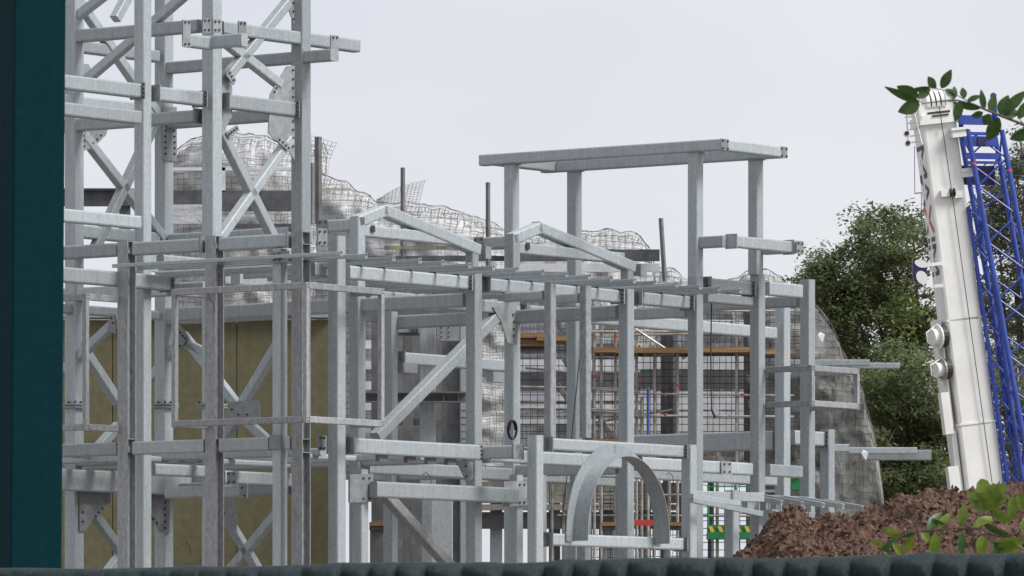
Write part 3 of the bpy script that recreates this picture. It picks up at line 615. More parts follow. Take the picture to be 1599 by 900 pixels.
# ------------------------------------------------------------------ scaffold
sf = thing('tube_scaffold', P(990, YH, 149.5).xy.to_3d(), 'tube scaffold with timber decks in front of the rockwork', 'scaffold')
for px, yt in ((862, 470), (900, 470), (928, 470), (939, 475), (961, 478), (994, 500), (1022, 540), (1058, 550), (1150, 470), (1002, 620), (1012, 605)):
    p = P(px, yt, 149.5); tubes('standard', [((p.x, 149.5, 0), (p.x, 149.5, p.z), .035, .035)], 'tube', sf, 8)
for x1, x2, y1, y2 in ((805, 1000, 499, 503), (812, 905, 482, 486), (925, 1178, 518, 518), (990, 1178, 523, 520), (805, 965, 604, 607), (925, 1000, 608, 612), (805, 965, 637, 640), (925, 1000, 642, 646), (990, 1240, 615, 618), (990, 1240, 649, 651), (1080, 1240, 486, 486)):
    tubes('ledger', [(P(x1, y1, 149.42), P(x2, y2, 149.42), .03, .03)], 'tube', sf, 6)
tubes('diagonal_tube', [(P(992, 514, 149.3), P(1052, 553, 149.3), .032, .032)], 'tube', sf, 6)
for x1, x2, yt in ((808, 868, 521), (838, 902, 525), (928, 1004, 543), (960, 1080, 544), (1070, 1178, 543), (1170, 1240, 546), (926, 990, 686), (812, 862, 533)):
    hb(sf, x1, x2, yt, yt + 8, 149.2 + rnd.random() * .1, 'wood', .5, 'deck_plank'); hb(sf, x1, x2, yt + 9, yt + 13, 149.7, 'darkband', .3, 'deck_bearer')
for px, py in ((961, 531), (928, 588), (1000, 595), (1058, 602), (1038, 616), (1160, 617), (1040, 648)):
    c = P(px, py, 149.4); tubes('clip', [(c - ZD * .035, c + ZD * .035, .036, .036)], 'orange', sf, 8)
tubes('blue_post', [(P(1012, 690, 149.3), P(1012, 608, 149.3), .03, .03)], 'blue', sf, 6)
cb = thing('hanging_cable', PA(.3, 1111, 655), 'black cable dangling from the roof beam beside the end columns', 'cable')
tubes('cable', [(PA(.3, 1111, 458), PA(.3, 1110, 560), .016, .016), (PA(.3, 1110, 560), PA(.3, 1111, 640), .016, .016), (PA(.3, 1111, 640), PA(.3, 1117, 653), .022, .026)], 'black', cb, 6)
cb2 = thing('hanging_cable', PA(2, 885, 820), 'black cable hanging down behind the projecting bay', 'cable')
tubes('cable', [(PA(2, 905, 560), PA(2, 893, 680), .012, .012), (PA(2, 893, 680), PA(2, 876, 825), .012, .012)], 'black', cb2, 6)
hz = thing('coiled_hose', PA(3.4, 785, 690), 'black hose coil hung beside the second line of columns', 'hose')
sg = []; last = None
for i in range(40):
    a = i / 39 * 2 * math.pi * 2.5; q = PA(3.0, 786, 672) - B_ * .2 + A_ * (.14 * math.cos(a)) + ZD * (.2 * math.sin(a)) - B_ * (i * .002)
    if last is not None: sg.append((last, q, .016, .016))
    last = q
tubes('hose', sg, 'black', hz, 5)
for k, (x, y) in enumerate(((283, 850), (320, 470), (660, 742), (905, 712), (1040, 742), (745, 716))):
    q = PA(2.0, x, y); wr = thing('loose_wire', q, ('twisted wire end sticking out low on the tower column', 'short wire tail hanging at the corner deck', 'short wire tail hanging under the lower beam', 'short wire tail hanging above the arch', 'short wire tail hanging right of the arch crown', 'short wire tail hanging at the floor joint')[k], 'wire')
    tubes('wire', [(q, q + A_ * .12 + ZD * .06, .008, .008), (q + A_ * .12 + ZD * .06, q + A_ * .25 - ZD * .02, .008, .008), (q + A_ * .25 - ZD * .02, q + A_ * .3 - ZD * .2, .008, .008)], 'black', wr, 5)
rb = thing('red_barrier', P(1007, YH, 147).xy.to_3d(), 'short red barrier plank seen through the arch', 'barrier')
hb(rb, 990, 1024, 812, 821, 147, 'red', .05, 'plank')
for px in (993, 1021): vcol(rb, px, 812, 147.06, .04, .04, 'dsteel', name='post')
wd = thing('timber_stack', P(1000, YH, 148.5).xy.to_3d(), 'timber deck boards on steel bearers seen low through the arch', 'timber deck')
for x1, x2 in ((940, 975), (1035, 1066), (577, 604)): hb(wd, x1, x2, 816, 822, 148.5, 'wood', .6, 'board'); hb(wd, x1, x2, 823, 828, 148.5, 'darkband', .5, 'bearer'); vcol(wd, x1 + 4, 828, 148.5, .1, .1, 'dsteel', name='leg')
rw = thing('raised_walkway', P(910, YH, 158).xy.to_3d(), 'pale beige raised walkway on thin legs low behind the steel columns', 'walkway')
for i in range(6):
    a = 742 + i * 58; hb(rw, a + .5, a + 57.5, 752 + (i % 2) * 2, 786, 158, 'beige', .2, 'fascia_panel'); hb(rw, a + .5, a + 57.5, 800, 826, 158.1, 'dsteel', .2, 'fascia_panel'); hb(rw, a, a + 58, 788, 797, 157.9, 'beige', .3, 'edge_beam')
    vcol(rw, a + 4, 756, 158.3, .16, .16, 'dsteel', name='leg'); vcol(rw, a + 33, 760, 158.3, .3, .2, 'galv', name='leg')
# welded grid panels hung on the scaffold
def gridp(g, x1, x2, y1, y2, Y, nx_, nz_):
    sg = []
    for i in range(nx_ + 1): a = x1 + (x2 - x1) * i / nx_ + rnd.uniform(-.8, .8); sg.append((P(a, y1, Y), P(a + rnd.uniform(-1, 1), y2, Y), .009, .009))
    for j in range(nz_ + 1): b = y1 + (y2 - y1) * j / nz_ + rnd.uniform(-.5, .5); sg.append((P(x1, b, Y), P(x2, b + rnd.uniform(-1, 1), Y), .009, .009))
    o = tubes('grid_panel', sg, 'bolt', g, 4); o['kind'] = 'stuff'
for a, b, c, d, n1_, n2_ in ((995, 1085, 470, 685, 9, 20), (1085, 1182, 470, 685, 10, 20), (1182, 1250, 470, 760, 7, 26), (925, 995, 470, 685, 7, 19), (805, 905, 480, 685, 9, 18), (890, 985, 735, 870, 9, 12), (985, 1085, 735, 870, 9, 12), (1085, 1200, 735, 870, 10, 12)): gridp(sf, a, b, c, d, 149.85, n1_, n2_)
for px, yt in ((880, 690), (910, 690), (975, 690), (1045, 690), (1088, 470), (1120, 690), (1175, 690)): p = P(px, yt, 149.7); tubes('standard', [((p.x, 149.7, 0), (p.x, 149.7, p.z), .04, .04)], 'tube', sf, 8)
for x1, x2, y1, y2 in ((812, 1100, 700, 704), (870, 1200, 772, 774), (870, 1200, 805, 806), (820, 990, 575, 590), (930, 1050, 660, 640)): tubes('ledger', [(P(x1, y1, 149.6), P(x2, y2, 149.6), .03, .03)], 'tube', sf, 6)
# green lift basket
gl = thing('green_lift', P(1145, YH, 150).xy.to_3d(), 'green work platform with yellow hazard chevrons between the end columns', 'work platform')
hb(gl, 1104, 1194, 832, 842, 150, 'green', 1.0, 'platform'); hb(gl, 1104, 1194, 820, 832, 149.55, 'green', .04, 'toe_board')
for i in range(6):
    a = 1110 + i * 14; q = [P(a, 831, 149.5), P(a + 6, 831, 149.5), P(a + 2, 822, 149.5), P(a - 4, 822, 149.5)]; q += [v + Vector((0, .02, 0)) for v in q]
    mk('hazard_chevron', q, [(0, 1, 2, 3), (7, 6, 5, 4), (0, 4, 5, 1), (1, 5, 6, 2), (2, 6, 7, 3), (3, 7, 4, 0)], 'yellow', gl)
for px in (1106, 1148, 1192): p = P(px, 757, 149.55); tubes('rail_post', [((p.x, 149.55, P(px, 832, 149.55).z), p, .03, .03)], 'green', gl, 6)
hb(gl, 1104, 1194, 759, 761, 149.55, 'green', .04, 'guard_rail'); hb(gl, 1236, 1250, 745, 765, 149.3, 'green', .3, 'control_box'); hb(gl, 1190, 1252, 765, 769, 149.4, 'galv', .1, 'arm'); vcol(gl, 1145, 842, 150.2, .3, .3, 'green', name='mast')
hb(gl, 1237, 1247, 744, 747, 149.12, 'yellow', .03, 'lamp')

# ------------------------------------------------------------------ mobile crane
YC = 150.0
cr = thing('mobile_crane_boom', P(1580, YH, YC).xy.to_3d(), 'white telescopic crane boom leaning beside the blue lattice jib', 'crane')
yaw = R(10); bx = Vector((math.cos(yaw), math.sin(yaw), 0)); by = Vector((-math.sin(yaw), math.cos(yaw), 0))
def bc(y, off=0): return P(1468 + (y - 200) * .1255 + off, y, YC)
bd = (bc(160) - bc(800)).normalized(); bn = bd.cross(bx).normalized(); bxx = bn.cross(bd).normalized()
if bn.y > 0: bn = -bn
bsid = -bxx if bxx.x > 0 else bxx                       # towards picture left
def bsec(y0, y1, wd, dp, name='boom_section'):
    V, Fc = [], []; prism(chamf(wd, dp, .07), bc(y0) - bn * dp * .5, bc(y1) - bn * dp * .5, bxx, bn, V, Fc); return mk(name, V, Fc, 'cream', cr)
s1 = bsec(1060, 660, .92, 1.0); s2 = bsec(662, 498, .88, .96); s3 = bsec(500, 192, .86, .92)
for y, wd in ((660, .96), (498, .92)):
    V, Fc = [], []; prism(chamf(wd, wd + .08, .05), bc(y + 2) - bn * .5, bc(y - 1) - bn * .5, bxx, bn, V, Fc); mk('section_collar', V, Fc, 'cream', cr)
V, Fc = [], []; prism(chamf(1.3, 1.6, .1), bc(1095) - bn * .6, bc(1045) - bn * .6, bxx, bn, V, Fc); mk('boom_foot', V, Fc, 'cream', cr)
q = P(1580, YH, YC); box('carrier_deck', (q.x + .3, YC + 2, .8), (3, 7, 1.2), 'cream', cr); 
def bpt(y, s, o=0): return bc(y) + bxx * s + bn * o
# boom head
def bbox(name, y, s, o, sz, m='cream', par=None): return box(name, bpt(y, s, o), sz, m, par or cr, bxx, bn, bd)
bbox('boom_head', 186, 0, -.4, (.98, 1.0, .22)); bbox('boom_head', 172, -.02, -.4, (.8, .9, .28)); bbox('head_slot', 176, 0, .06, (.55, .03, .05), 'bolt'); bbox('head_slot', 181, .02, .11, (.4, .03, .04), 'bolt')
for s in (-.46, .46): bbox('head_cheek', 170, s, -.3, (.05, .8, .5))
for s in (-.22, -.1, .02, .14):
    c = bpt(160, s, -.2); tubes('sheave', [(c - bxx * .04, c + bxx * .04, .3, .3)], 'cream', cr, 20); tubes('sheave_groove', [(c + bxx * .045, c + bxx * .065, .27, .27)], 'black', cr, 20)
bbox('head_light', 212, .38, .12, (.34, .3, .2)); bbox('head_light', 206, .40, .14, (.42, .34, .06))
for y in (176, 186, 196, 206, 216): bbox('ladder_rung', y, -.62 + (y - 176) * .002, -.3, (.26, .03, .03))
tubes('ladder_rail', [(bpt(170, -.72, -.2), bpt(222, -.78, -.2), .02, .02)], 'cream', cr, 6); tubes('ladder_rail', [(bpt(170, -.60, .05), bpt(222, -.5, .05), .02, .02)], 'cream', cr, 6)
for y in (204, 219): c = bpt(y, -.86, .1); tubes('camera', [(c, c - YD * .14, .075, .075)], 'cream', cr, 12); tubes('camera_lens', [(c - YD * .145, c - YD * .15, .055, .055)], 'black', cr, 12)
# side face: rail, lettering, reels
tubes('side_rail', [(bpt(240, -.52, -.15), bpt(660, -.56, -.15), .02, .02)], 'cream', cr, 6)
bbox('side_duct', 575, -.57, -.5, (.14, .5, 2.5)); bbox('side_duct', 720, -.56, -.4, (.12, .5, 1.6)); bbox('hose_box', 752, -.7, -.2, (.26, .3, .9)); bbox('side_duct', 640, -.68, -.2, (.2, .3, 1.0))
for y, R_ in ((521, .2), (572, .17)):
    c = bpt(y, -.58, .0); dd = (bsid + bn * .28).normalized()
    tubes('reel_drum', [(c, c + dd * .3, R_, R_)], 'cream', cr, 20); tubes('reel_flange', [(c + dd * .12, c + dd * .15, R_ + .1, R_ + .1)], 'cream' if y < 550 else 'tube', cr, 20); tubes('reel_rim', [(c + dd * -.05, c + dd * .10, R_ + .07, R_ + .07)], 'black', cr, 20)
    tubes('reel_guard', [(c + dd * .1 + bd * (R_ + .1), c + dd * .42 + bd * .12, .015, .015), (c + dd * .42 + bd * .12, c + dd * .42 - bd * .12, .015, .015), (c + dd * .42 - bd * .12, c + dd * .1 - bd * (R_ + .1), .015, .015)], 'cream', cr, 5)
# lettering reading down the side face
pos = {'M': [[(0, 0), (0, 1)], [(0, 1), (.5, .35)], [(.5, .35), (1, 1)], [(1, 1), (1, 0)]], 'A': [[(0, 0), (.5, 1)], [(.5, 1), (1, 0)], [(.22, .38), (.78, .38)]], 'X': [[(0, 0), (1, 1)], [(0, 1), (1, 0)]], 'I': [[(.5, 0), (.5, 1)]]}
y = 226
for ch, ln, mm in (('M', 44, 'letter'), ('A', 40, 'letter'), ('X', 40, 'red'), ('I', 14, 'letter'), ('M', 42, 'letter')):
    V, Fc = [], []
    for (a, b), (c2, d2) in pos[ch]:
        f = lambda a, b: bpt(y + a * ln, -.432, -.78 + b * .66)
        p_, q_ = f(a, b), f(c2, d2); d_ = (q_ - p_).normalized(); s_ = d_.cross(bxx).normalized()
        b0 = len(V); V += [p_ + s_ * .055, p_ - s_ * .055, q_ - s_ * .055, q_ + s_ * .055]; V += [v - bxx * .006 for v in V[b0:b0 + 4]]
        Fc += [tuple(b0 + k for k in f_) for f_ in ((0, 1, 2, 3), (7, 6, 5, 4), (0, 4, 5, 1), (1, 5, 6, 2), (2, 6, 7, 3), (3, 7, 4, 0))]
    mk('lettering', V, Fc, mm, cr); y += ln + 4
# hoist rope and its guide rollers
tubes('hoist_rope', [(bpt(168, .02, .1), bpt(300, .07, .08), .011, .011), (bpt(300, .07, .08), bpt(780, .17, .06), .011, .011)], 'bolt', cr, 6)
for s in (-.1, .22): bbox('rope_guide', 302 + (s > 0) * 4, s, .06, (.2, .14, .16))
for s in (.03, .12): c = bpt(302, s, .1); tubes('guide_roller', [(c - bxx * .015, c + bxx * .015, .1, .1)], 'black', cr, 14)
tubes('side_wire', [(bpt(224, -.70, .1), bpt(297, -.84, .1), .009, .009), (bpt(297, -.84, .1), bpt(297, -.68, .1), .014, .014), (bpt(297, -.68, .1), bpt(405, -.86, .1), .009, .009)], 'bolt', cr, 5)
for y in (270, 277): bbox('jib_pin', y, .52, .02, (.3, .12, .1))
# hook block hung from its bracket on the boom side
bbox('hook_bracket', 409, -.58, .02, (.36, .1, .08)); bbox('hook_bracket', 443, -.54, .02, (.2, .1, .08))
hk = thing('hook_block', P(1436, 455, YC - .6), 'navy and white crane hook block hung on the side of the boom', 'hook block')
V, Fc = [], []; c = P(1436, 425, YC - .6)
out = [(-.17, .28), (.10, .28), (.16, .1), (.17, -.2), (.06, -.28), (-.14, -.22), (-.18, 0)]
for yy in (-.1, .1): V += [c + Vector((x, yy, z)) for x, z in out]
n = len(out); Fc = [tuple(range(n - 1, -1, -1)), tuple(range(n, 2 * n))] + [(i, (i + 1) % n, (i + 1) % n + n, i + n) for i in range(n)]
mk('block_body', V, Fc, 'navy', hk)
for (x, z, rx, rz, ta) in ((.05, -.14, .13, .17, .5), (.03, .19, .16, .09, -.3)):
    V = []
    for i in range(14): a = 2 * math.pi * i / 14; xx, zz = math.cos(a) * rx, math.sin(a) * rz; V.append(c + Vector((x + xx * math.cos(ta) - zz * math.sin(ta), -.115, z + xx * math.sin(ta) + zz * math.cos(ta))))
    V += [v + Vector((0, .012, 0)) for v in V]; mk('cheek_plate', V, [tuple(range(13, -1, -1)), tuple(range(14, 28))] + [(i, (i + 1) % 14, (i + 1) % 14 + 14, i + 14) for i in range(14)], 'cream', hk)
seg = []; last = None
for i in range(13):
    a = math.pi / 2 + i / 12 * 4.2; p = c + Vector((.02 + math.cos(a) * .1, 0, -.44 + math.sin(a) * .12))
    if last is not None: seg.append((last, p, .03, .03))
    last = p
tubes('hook', seg + [(c + Vector((.02, 0, -.28)), c + Vector((.02, 0, -.32)), .04, .04)], 'bolt', hk, 8)

# blue lattice jib
def lattice(g, ax, bx_, wd, dp, y0, y1, nb, r, rl, rings=True):
    """ax(y) = photo column of the centre line; four chords and zig-zag lacing"""
    def cn(y, i): c = P(ax(y), y, YC + .3); s = ((-1, -1), (1, -1), (1, 1), (-1, 1))[i]; return c + bx * (s[0] * wd / 2) + by * (s[1] * dp / 2)
    for i in range(4): tubes('chord', [(cn(y1, i), cn(y0, i), r, r)], 'blue', g, 10)
    for k in range(nb):
        ya, yb = y0 + (y1 - y0) * k / nb, y0 + (y1 - y0) * (k + 1) / nb
        for i in range(4):
            j = (i + 1) % 4; a, b = (i, j) if k % 2 == 0 else (j, i)
            tubes('lacing', [(cn(ya, a), cn(yb, b), rl, rl)], 'blue', g, 6)
    return cn
lj = thing('lattice_jib', P(1620, YH, YC).xy.to_3d(), 'blue lattice crane jib standing upright beside the white boom', 'crane jib')
cn = lattice(lj, lambda y: 1531 + (y - 200) * .182, None, .84, .7, 205, 1085, 20, .062, .024)
for i, y in ((0, 258), (1, 268), (1, 452)): c = cn(y, i); tubes('marker_tape', [(c - ZD * .03, c + ZD * .03, .066, .066)], 'pink', lj, 10)
for y, hh in ((184, .1), (191, .12), (209, .07), (221, .24), (244, .14), (254, .06)): c = P(1526 + (y - 200) * .18, y, YC - .05); box('head_crossbar', c, (.8, .12, hh), 'blue', lj, bx, by, ZD)
box('head_pocket', P(1533, 221, YC - .12), (.2, .03, .2), 'navy', lj, bx, by, ZD)
c = P(1521, 274, YC + .75); box('head_web', c, (1.0, .05, .46), 'navy', lj, bx, by, ZD)
q = P(1551, 150, YC); bar('pendant_link', P(1556, 212, YC), q, .13, .06, 'blue', lj); tubes('link_eye', [(q - YD * .04, q + YD * .04, .075, .075)], 'blue', lj, 14)
for s in (-.39, .39): c = P(1524, 180, YC); tubes('head_strut', [(c + bx * s, P(1533, 214, YC) + bx * s + by * .35, .06, .06)], 'blue', lj, 8)
lj2 = thing('lattice_jib', P(1560, YH, YC + 1.2).xy.to_3d(), 'slender blue lattice section folded against the white boom', 'crane jib')
lattice(lj2, lambda y: 1520 + (y - 330) * .145, None, .36, .5, 325, 1085, 26, .05, .02)

# ------------------------------------------------------------------ trees
def tree(prof, Y, lab, n, leaf, trunk_px, seed, m='leaf', size=.17, mix=None, depth=5.0, group='trees beyond the site'):
    """prof = blobs (px, py, rx, ry in photo px) that the crown fills; leaf clumps sit on twigs spread through the volume"""
    rr = random.Random(seed); base = P(trunk_px, YH, Y); g = thing('oak_tree', (base.x, Y, 0), lab, 'tree', group)
    segs = []; top = None; cl = []
    for (px, py, rx, ry) in prof:
        c = P(px, py, Y); k = Y / F
        for _ in range(max(3, int(rx * ry / 75))):
            while True:
                a, b, d = rr.uniform(-1, 1), rr.uniform(-1, 1), rr.uniform(-1, 1)
                if a * a + b * b + d * d < 1: break
            q = c + Vector((a * rx * k, d * depth * .5, b * ry * k))
            if noise.noise(q * .75 + Vector((seed, 0, 0))) < -.2: continue
            cl.append((q, rr.uniform(.3, .75)))
    tp = Vector((base.x, Y, 0)); zt = max(c[0].z for c in cl) * .5
    mid = Vector((base.x + rr.uniform(-.4, .4), Y, zt)); segs.append((tp, mid, .3, .12))
    limbs = []
    for (px, py, rx, ry) in prof:
        c = P(px, py, Y) + Vector((0, rr.uniform(-1, 1), 0)); s = tp.lerp(mid, rr.uniform(.75, 1)); e = s.lerp(c, .55) + Vector((rr.uniform(-.4, .4), rr.uniform(-.4, .4), .2))
        segs += [(s, e, .09, .06), (e, c, .06, .025)]; limbs += [e, c]
    for q, r in cl:
        if rr.random() < .35:
            s = min(limbs, key=lambda l: (l - q).length); segs.append((s, s.lerp(q, .5) + Vector((0, 0, rr.uniform(-.1, .2))), .03, .02)); segs.append((segs[-1][1], q, .02, .01))
    tubes('trunk', segs, 'bark', g, 6)
    sets = {m: ([], [])}
    if mix: sets[mix[0]] = ([], [])
    per = max(4, n // len(cl))
    for q, r in cl:
        use = mix[0] if mix and mix[1](q) else m; V, Fc = sets[use]
        for _ in range(per):
            a = Vector((rr.gauss(0, 1), rr.gauss(0, 1), rr.gauss(0, .75))); a = a.normalized() * r * rr.random() ** .45; a.z *= .7
            p = q + a; u = Vector((rr.uniform(-1, 1), rr.uniform(-1, 1), rr.uniform(-.6, .6))).normalized(); w_ = u.cross(Vector((rr.uniform(-.7, .7), rr.uniform(-.7, .7), 1))).normalized()
            s = size * rr.uniform(.6, 1.25); b = len(V)
            V += [p - u * s * .5, p + w_ * s * .22, p + u * s * .5, p - w_ * s * .22]; Fc.append((b, b + 1, b + 2, b + 3))
    for k, (V, Fc) in sets.items():
        if V: o = mk('crown', V, Fc, k, g); o['kind'] = 'stuff'
yl = lambda q: (lambda px, py: (1395 < px < 1475 and 440 < py < 640) and noise.noise(q * 1.1) > -.12)(q.x / q.y * F + CX, YH - (q.z - CZ) / q.y * F)
tree([(1392, 345, 42, 28), (1345, 375, 26, 30), (1300, 420, 38, 30), (1370, 420, 70, 52), (1420, 400, 55, 70), (1330, 470, 62, 40), (1400, 490, 70, 60), (1270, 455, 20, 26), (1440, 540, 60, 70), (1360, 560, 50, 40), (1350, 345, 22, 18), (1425, 335, 18, 24), (1285, 450, 34, 34), (1320, 520, 50, 44), (1300, 490, 30, 34), (1365, 620, 50, 40), (1260, 440, 20, 18)],
     174, 'broad dark oak beside the white crane boom with yellow-green leaves on one side', 36000, .17, 1420, 3, mix=('leafy', yl))
tree([(1410, 640, 75, 55), (1370, 690, 60, 60), (1440, 710, 75, 65), (1390, 770, 70, 50), (1340, 620, 45, 50), (1470, 640, 50, 60), (1440, 800, 80, 50), (1330, 760, 50, 60), (1400, 580, 50, 40), (1390, 820, 90, 40), (1455, 760, 50, 60)],
     166, 'low dense dark tree between the rock pillar and the crane boom', 45000, .17, 1440, 5, depth=7)
tree([(1582, 300, 50, 60), (1610, 240, 40, 40), (1560, 380, 50, 60), (1610, 420, 55, 70), (1530, 450, 40, 60), (1590, 520, 60, 60), (1545, 320, 26, 44)],
     196, 'pale grey-green tree seen through the blue lattice jib', 22000, .18, 1600, 8, m='leaff')
tree([(1560, 600, 70, 70), (1600, 680, 60, 70), (1540, 720, 60, 70), (1590, 780, 70, 50), (1500, 600, 40, 60)],
     188, 'low green tree behind the foot of the blue lattice jib', 18000, .18, 1580, 9, m='leaff', depth=6)

# ------------------------------------------------------------------ soil heap
prof = [(1120, 900), (1150, 872), (1178, 850), (1200, 828), (1222, 812), (1242, 802), (1262, 815), (1290, 813), (1318, 810), (1345, 805), (1372, 795), (1400, 783), (1440, 774), (1480, 769), (1520, 768), (1560, 764), (1600, 762), (1700, 755), (1800, 780), (1900, 850), (2000, 980)]
YM = 45.0
V, Fc = [], []
NX, NY = 330, 130
xa, xb = (1120 - CX) / F * YM, (2000 - CX) / F * YM
ys = [YM - 7 + 5.3 * (j / 20) for j in range(20)] + [YM - 1.7 + 2.6 * (j / 90) for j in range(90)] + [YM + .9 + 6.1 * (j / 20) for j in range(21)]
for Yv in ys:
    t = (Yv - YM)
    fy = 1 - (abs(t) / 7.2) ** 1.5 * (1.0 if t < 0 else 1.1)
    for i in range(NX + 1):
        X = xa + (xb - xa) * (i / NX) ** 1.5; px = X / YM * F + CX; zt = P(px, interp(prof, px), YM).z
        p = Vector((X, Yv, 0)); n1 = noise.fractal(p * 5, 1, 2, 4) * .09 + noise.noise(p * 2.3) * .07
        n2 = (.5 - abs(noise.noise(p * 11))) * .10 + (.5 - abs(noise.noise(p * 27))) * .06 - .07
        V.append((X, Yv, max(-.05, zt * max(0, fy) + (n1 + n2) * min(1, max(0, fy) * 3))))
nyv = len(ys)
Fc = [(j * (NX + 1) + i, j * (NX + 1) + i + 1, (j + 1) * (NX + 1) + i + 1, (j + 1) * (NX + 1) + i) for j in range(nyv - 1) for i in range(NX)]
sh = thing('soil_heap', ((xa + xb) / 2, YM, 0), 'heap of crumbly reddish brown soil behind the dark fence screen', 'soil heap')
mk('soil_surface', V, Fc, 'soil', sh, smooth=True)
cV, cF = [], []
for _ in range(11000):
    i = int((rnd.random() ** 1.0) * NX * .8); j = rnd.randint(20, 105); c = Vector(V[j * (NX + 1) + i]); r = rnd.choice((.006, .009, .012, .017, .024)) * rnd.uniform(.7, 1.3)
    b = len(cV); dirs = [Vector((1, 0, 0)), Vector((-1, 0, 0)), Vector((0, 1, 0)), Vector((0, -1, 0)), Vector((0, 0, 1)), Vector((0, 0, -1))]
    rot = Matrix.Rotation(rnd.uniform(0, 6.3), 3, Vector((rnd.random(), rnd.random(), rnd.random() + .1)))
    cV += [c + rot @ (d * r * rnd.uniform(.5, 1.4)) for d in dirs]
    cF += [tuple(b + q for q in f) for f in ((0, 2, 4), (2, 1, 4), (1, 3, 4), (3, 0, 4), (2, 0, 5), (1, 2, 5), (3, 1, 5), (0, 3, 5))]
cl = mk('soil_clods', cV, cF, 'clod', sh); cl['kind'] = 'stuff'

# ------------------------------------------------------------------ fence screen and post
pl_, pr_ = P(-260, 894, 33.0), P(1900, 859, 28.6)
fs = thing('fence_screen', ((pl_.x + pr_.x) / 2, 31, 0), 'dark teal fabric fence screen gathered in folds along its top edge', 'fence screen')
V, Fc = [], []; NS = 1800
dl = (pr_ - pl_); dl.z = 0; Lf = dl.length; dl.normalize(); nf = Vector((dl.y, -dl.x, 0))
prf = [(.10, -.30), (.055, -.16), (.03, -.05), (.012, -.012), (0, 0)]
rows = [(-.03, -.04), (-.02, -.006), (.0, .0), (.022, -.004), (.038, -.018), (.046, -.034), (.050, -.05), (.050, -.066), (.046, -.08), (.038, -.10), (.032, -.13), (.03, -.2), (.03, -.4), (.03, -2.2)]
for k in range(NS + 1):
    s = Lf * k / NS; c = pl_.lerp(pr_, k / NS); zt = c.z
    wob = .012 * noise.noise(Vector((s * 1.3, 0, 4)))
    pitch = .20; ph = (s + .11 * noise.noise(Vector((s * 1.7, 7, 0)))) / pitch; fr = ph - math.floor(ph); sw = (fr / .9) ** 1.3 if fr < .95 else (1 - fr) / .05; sw *= .7 + .6 * abs(noise.noise(Vector((math.floor(ph) * 3.3, 1, 2))))
    ram = min(1, max(0, (s / Lf - .14) * 3))
    for n_, (a, z) in enumerate(rows):
        fo = sw * ram * (0, 0, .1, .4, .9, 1.3, 1.6, 1.8, 1.9, 1.6, 1.2, .7, .5, .2)[n_] * .055
        bump = (.007 * noise.noise(Vector((s * 11, n_ * .6, 1))) + .004 * noise.noise(Vector((s * 37, n_ * 1.3, 1)))) * (1 if n_ > 1 else .5)
        hump = .008 * max(0, noise.noise(Vector((s * 4.5, 3, 1)))) * 2 * ram
        V.append(Vector((c.x, c.y, 0)) + nf * (a + fo + bump) + ZD * (max(0, zt + z + wob + hump - sw * ram * .02 * (n_ > 3))))
nr = len(rows)
Fc = [(k * nr + i, k * nr + i + 1, (k + 1) * nr + i + 1, (k + 1) * nr + i) for k in range(NS) for i in range(nr - 1)]
o = mk('screen_fabric', V, Fc, 'fabric', fs, smooth=True); o.modifiers.new('thick', 'SOLIDIFY').thickness = .004
tubes('top_rail', [(pl_ + Vector((0, .03, -.05)), pr_ + Vector((0, .03, -.05)), .022, .022)], 'tube', fs, 8)
for k in range(4): c = pl_.lerp(pr_, (k + .5) / 4); tubes('fence_post', [((c.x, c.y + .06, 0), (c.x, c.y + .06, c.z - .05), .03, .03)], 'tube', fs, 8)
tp_ = thing('teal_post', P(60, YH, 35).xy.to_3d(), 'dark teal square steel post standing behind the fence screen', 'post')
ang = R(22); ex, ey = Vector((math.cos(ang), math.sin(ang), 0)), Vector((-math.sin(ang), math.cos(ang), 0))
V, Fc = [], []; c0, c1_ = P(39, YH, 35), P(53, -400, 35); prism(chamf(.30, .30, .012), (c0.x, 35, 0), (c1_.x, 35, c1_.z), ex, ey, V, Fc); mk('post_shaft', V, Fc, 'teal', tp_)
box('post_cap', (c1_.x, 35, c1_.z + .02), (.34, .34, .04), 'teal', tp_, ex, ey, ZD); box('base_plate', (c0.x, 35, .01), (.6, .6, .02), 'teal', tp_, ex, ey, ZD)

# ------------------------------------------------------------------ foreground foliage
def leaf(V, Fc, p, d, up, L_, W_, fold=.18, droop=.25, lobes=False):
    d = d.normalized(); s = d.cross(up).normalized(); n = s.cross(d); b = len(V); N = 9
    for i in range(N + 1):
        t = i / N; wv = W_ * (math.sin(math.pi * min(1, t * .96 + .02)) ** .8) * (1.12 - .35 * t)
        if lobes: wv *= .62 + .55 * abs(math.sin(t * math.pi * 2.6 + .4))
        c = p + d * (L_ * t) - n * (droop * L_ * t * t)
        V += [c - s * wv + n * (fold * wv), c, c + s * wv + n * (fold * wv)]
    for i in range(N):
        for k in range(2): a = b + i * 3 + k; Fc.append((a, a + 1, a + 4, a + 3))
def lf(parent, p, ang_, L_, W_, m, tw_=0, **k):
    V, Fc = [], []; d = Vector((math.cos(ang_), rnd.uniform(-.35, .35), math.sin(ang_))); up = Vector((-math.sin(ang_) * math.sin(tw_), -math.cos(tw_) - .15, math.cos(ang_) * math.sin(tw_)))
    leaf(V, Fc, p, d, up, L_, W_, **k); return mk('leaf', V, Fc, m, parent, smooth=True)
YB = 33.5
br = thing('leafy_tree_branch', P(1790, YH, YB).xy.to_3d(), 'twig of dark glossy leaves reaching across the top of the crane', 'branch')
path = [(1900, 330), (1790, 290), (1690, 240), (1640, 215), (1599, 195), (1565, 182), (1540, 172), (1520, 163), (1495, 157), (1470, 158), (1440, 162)]
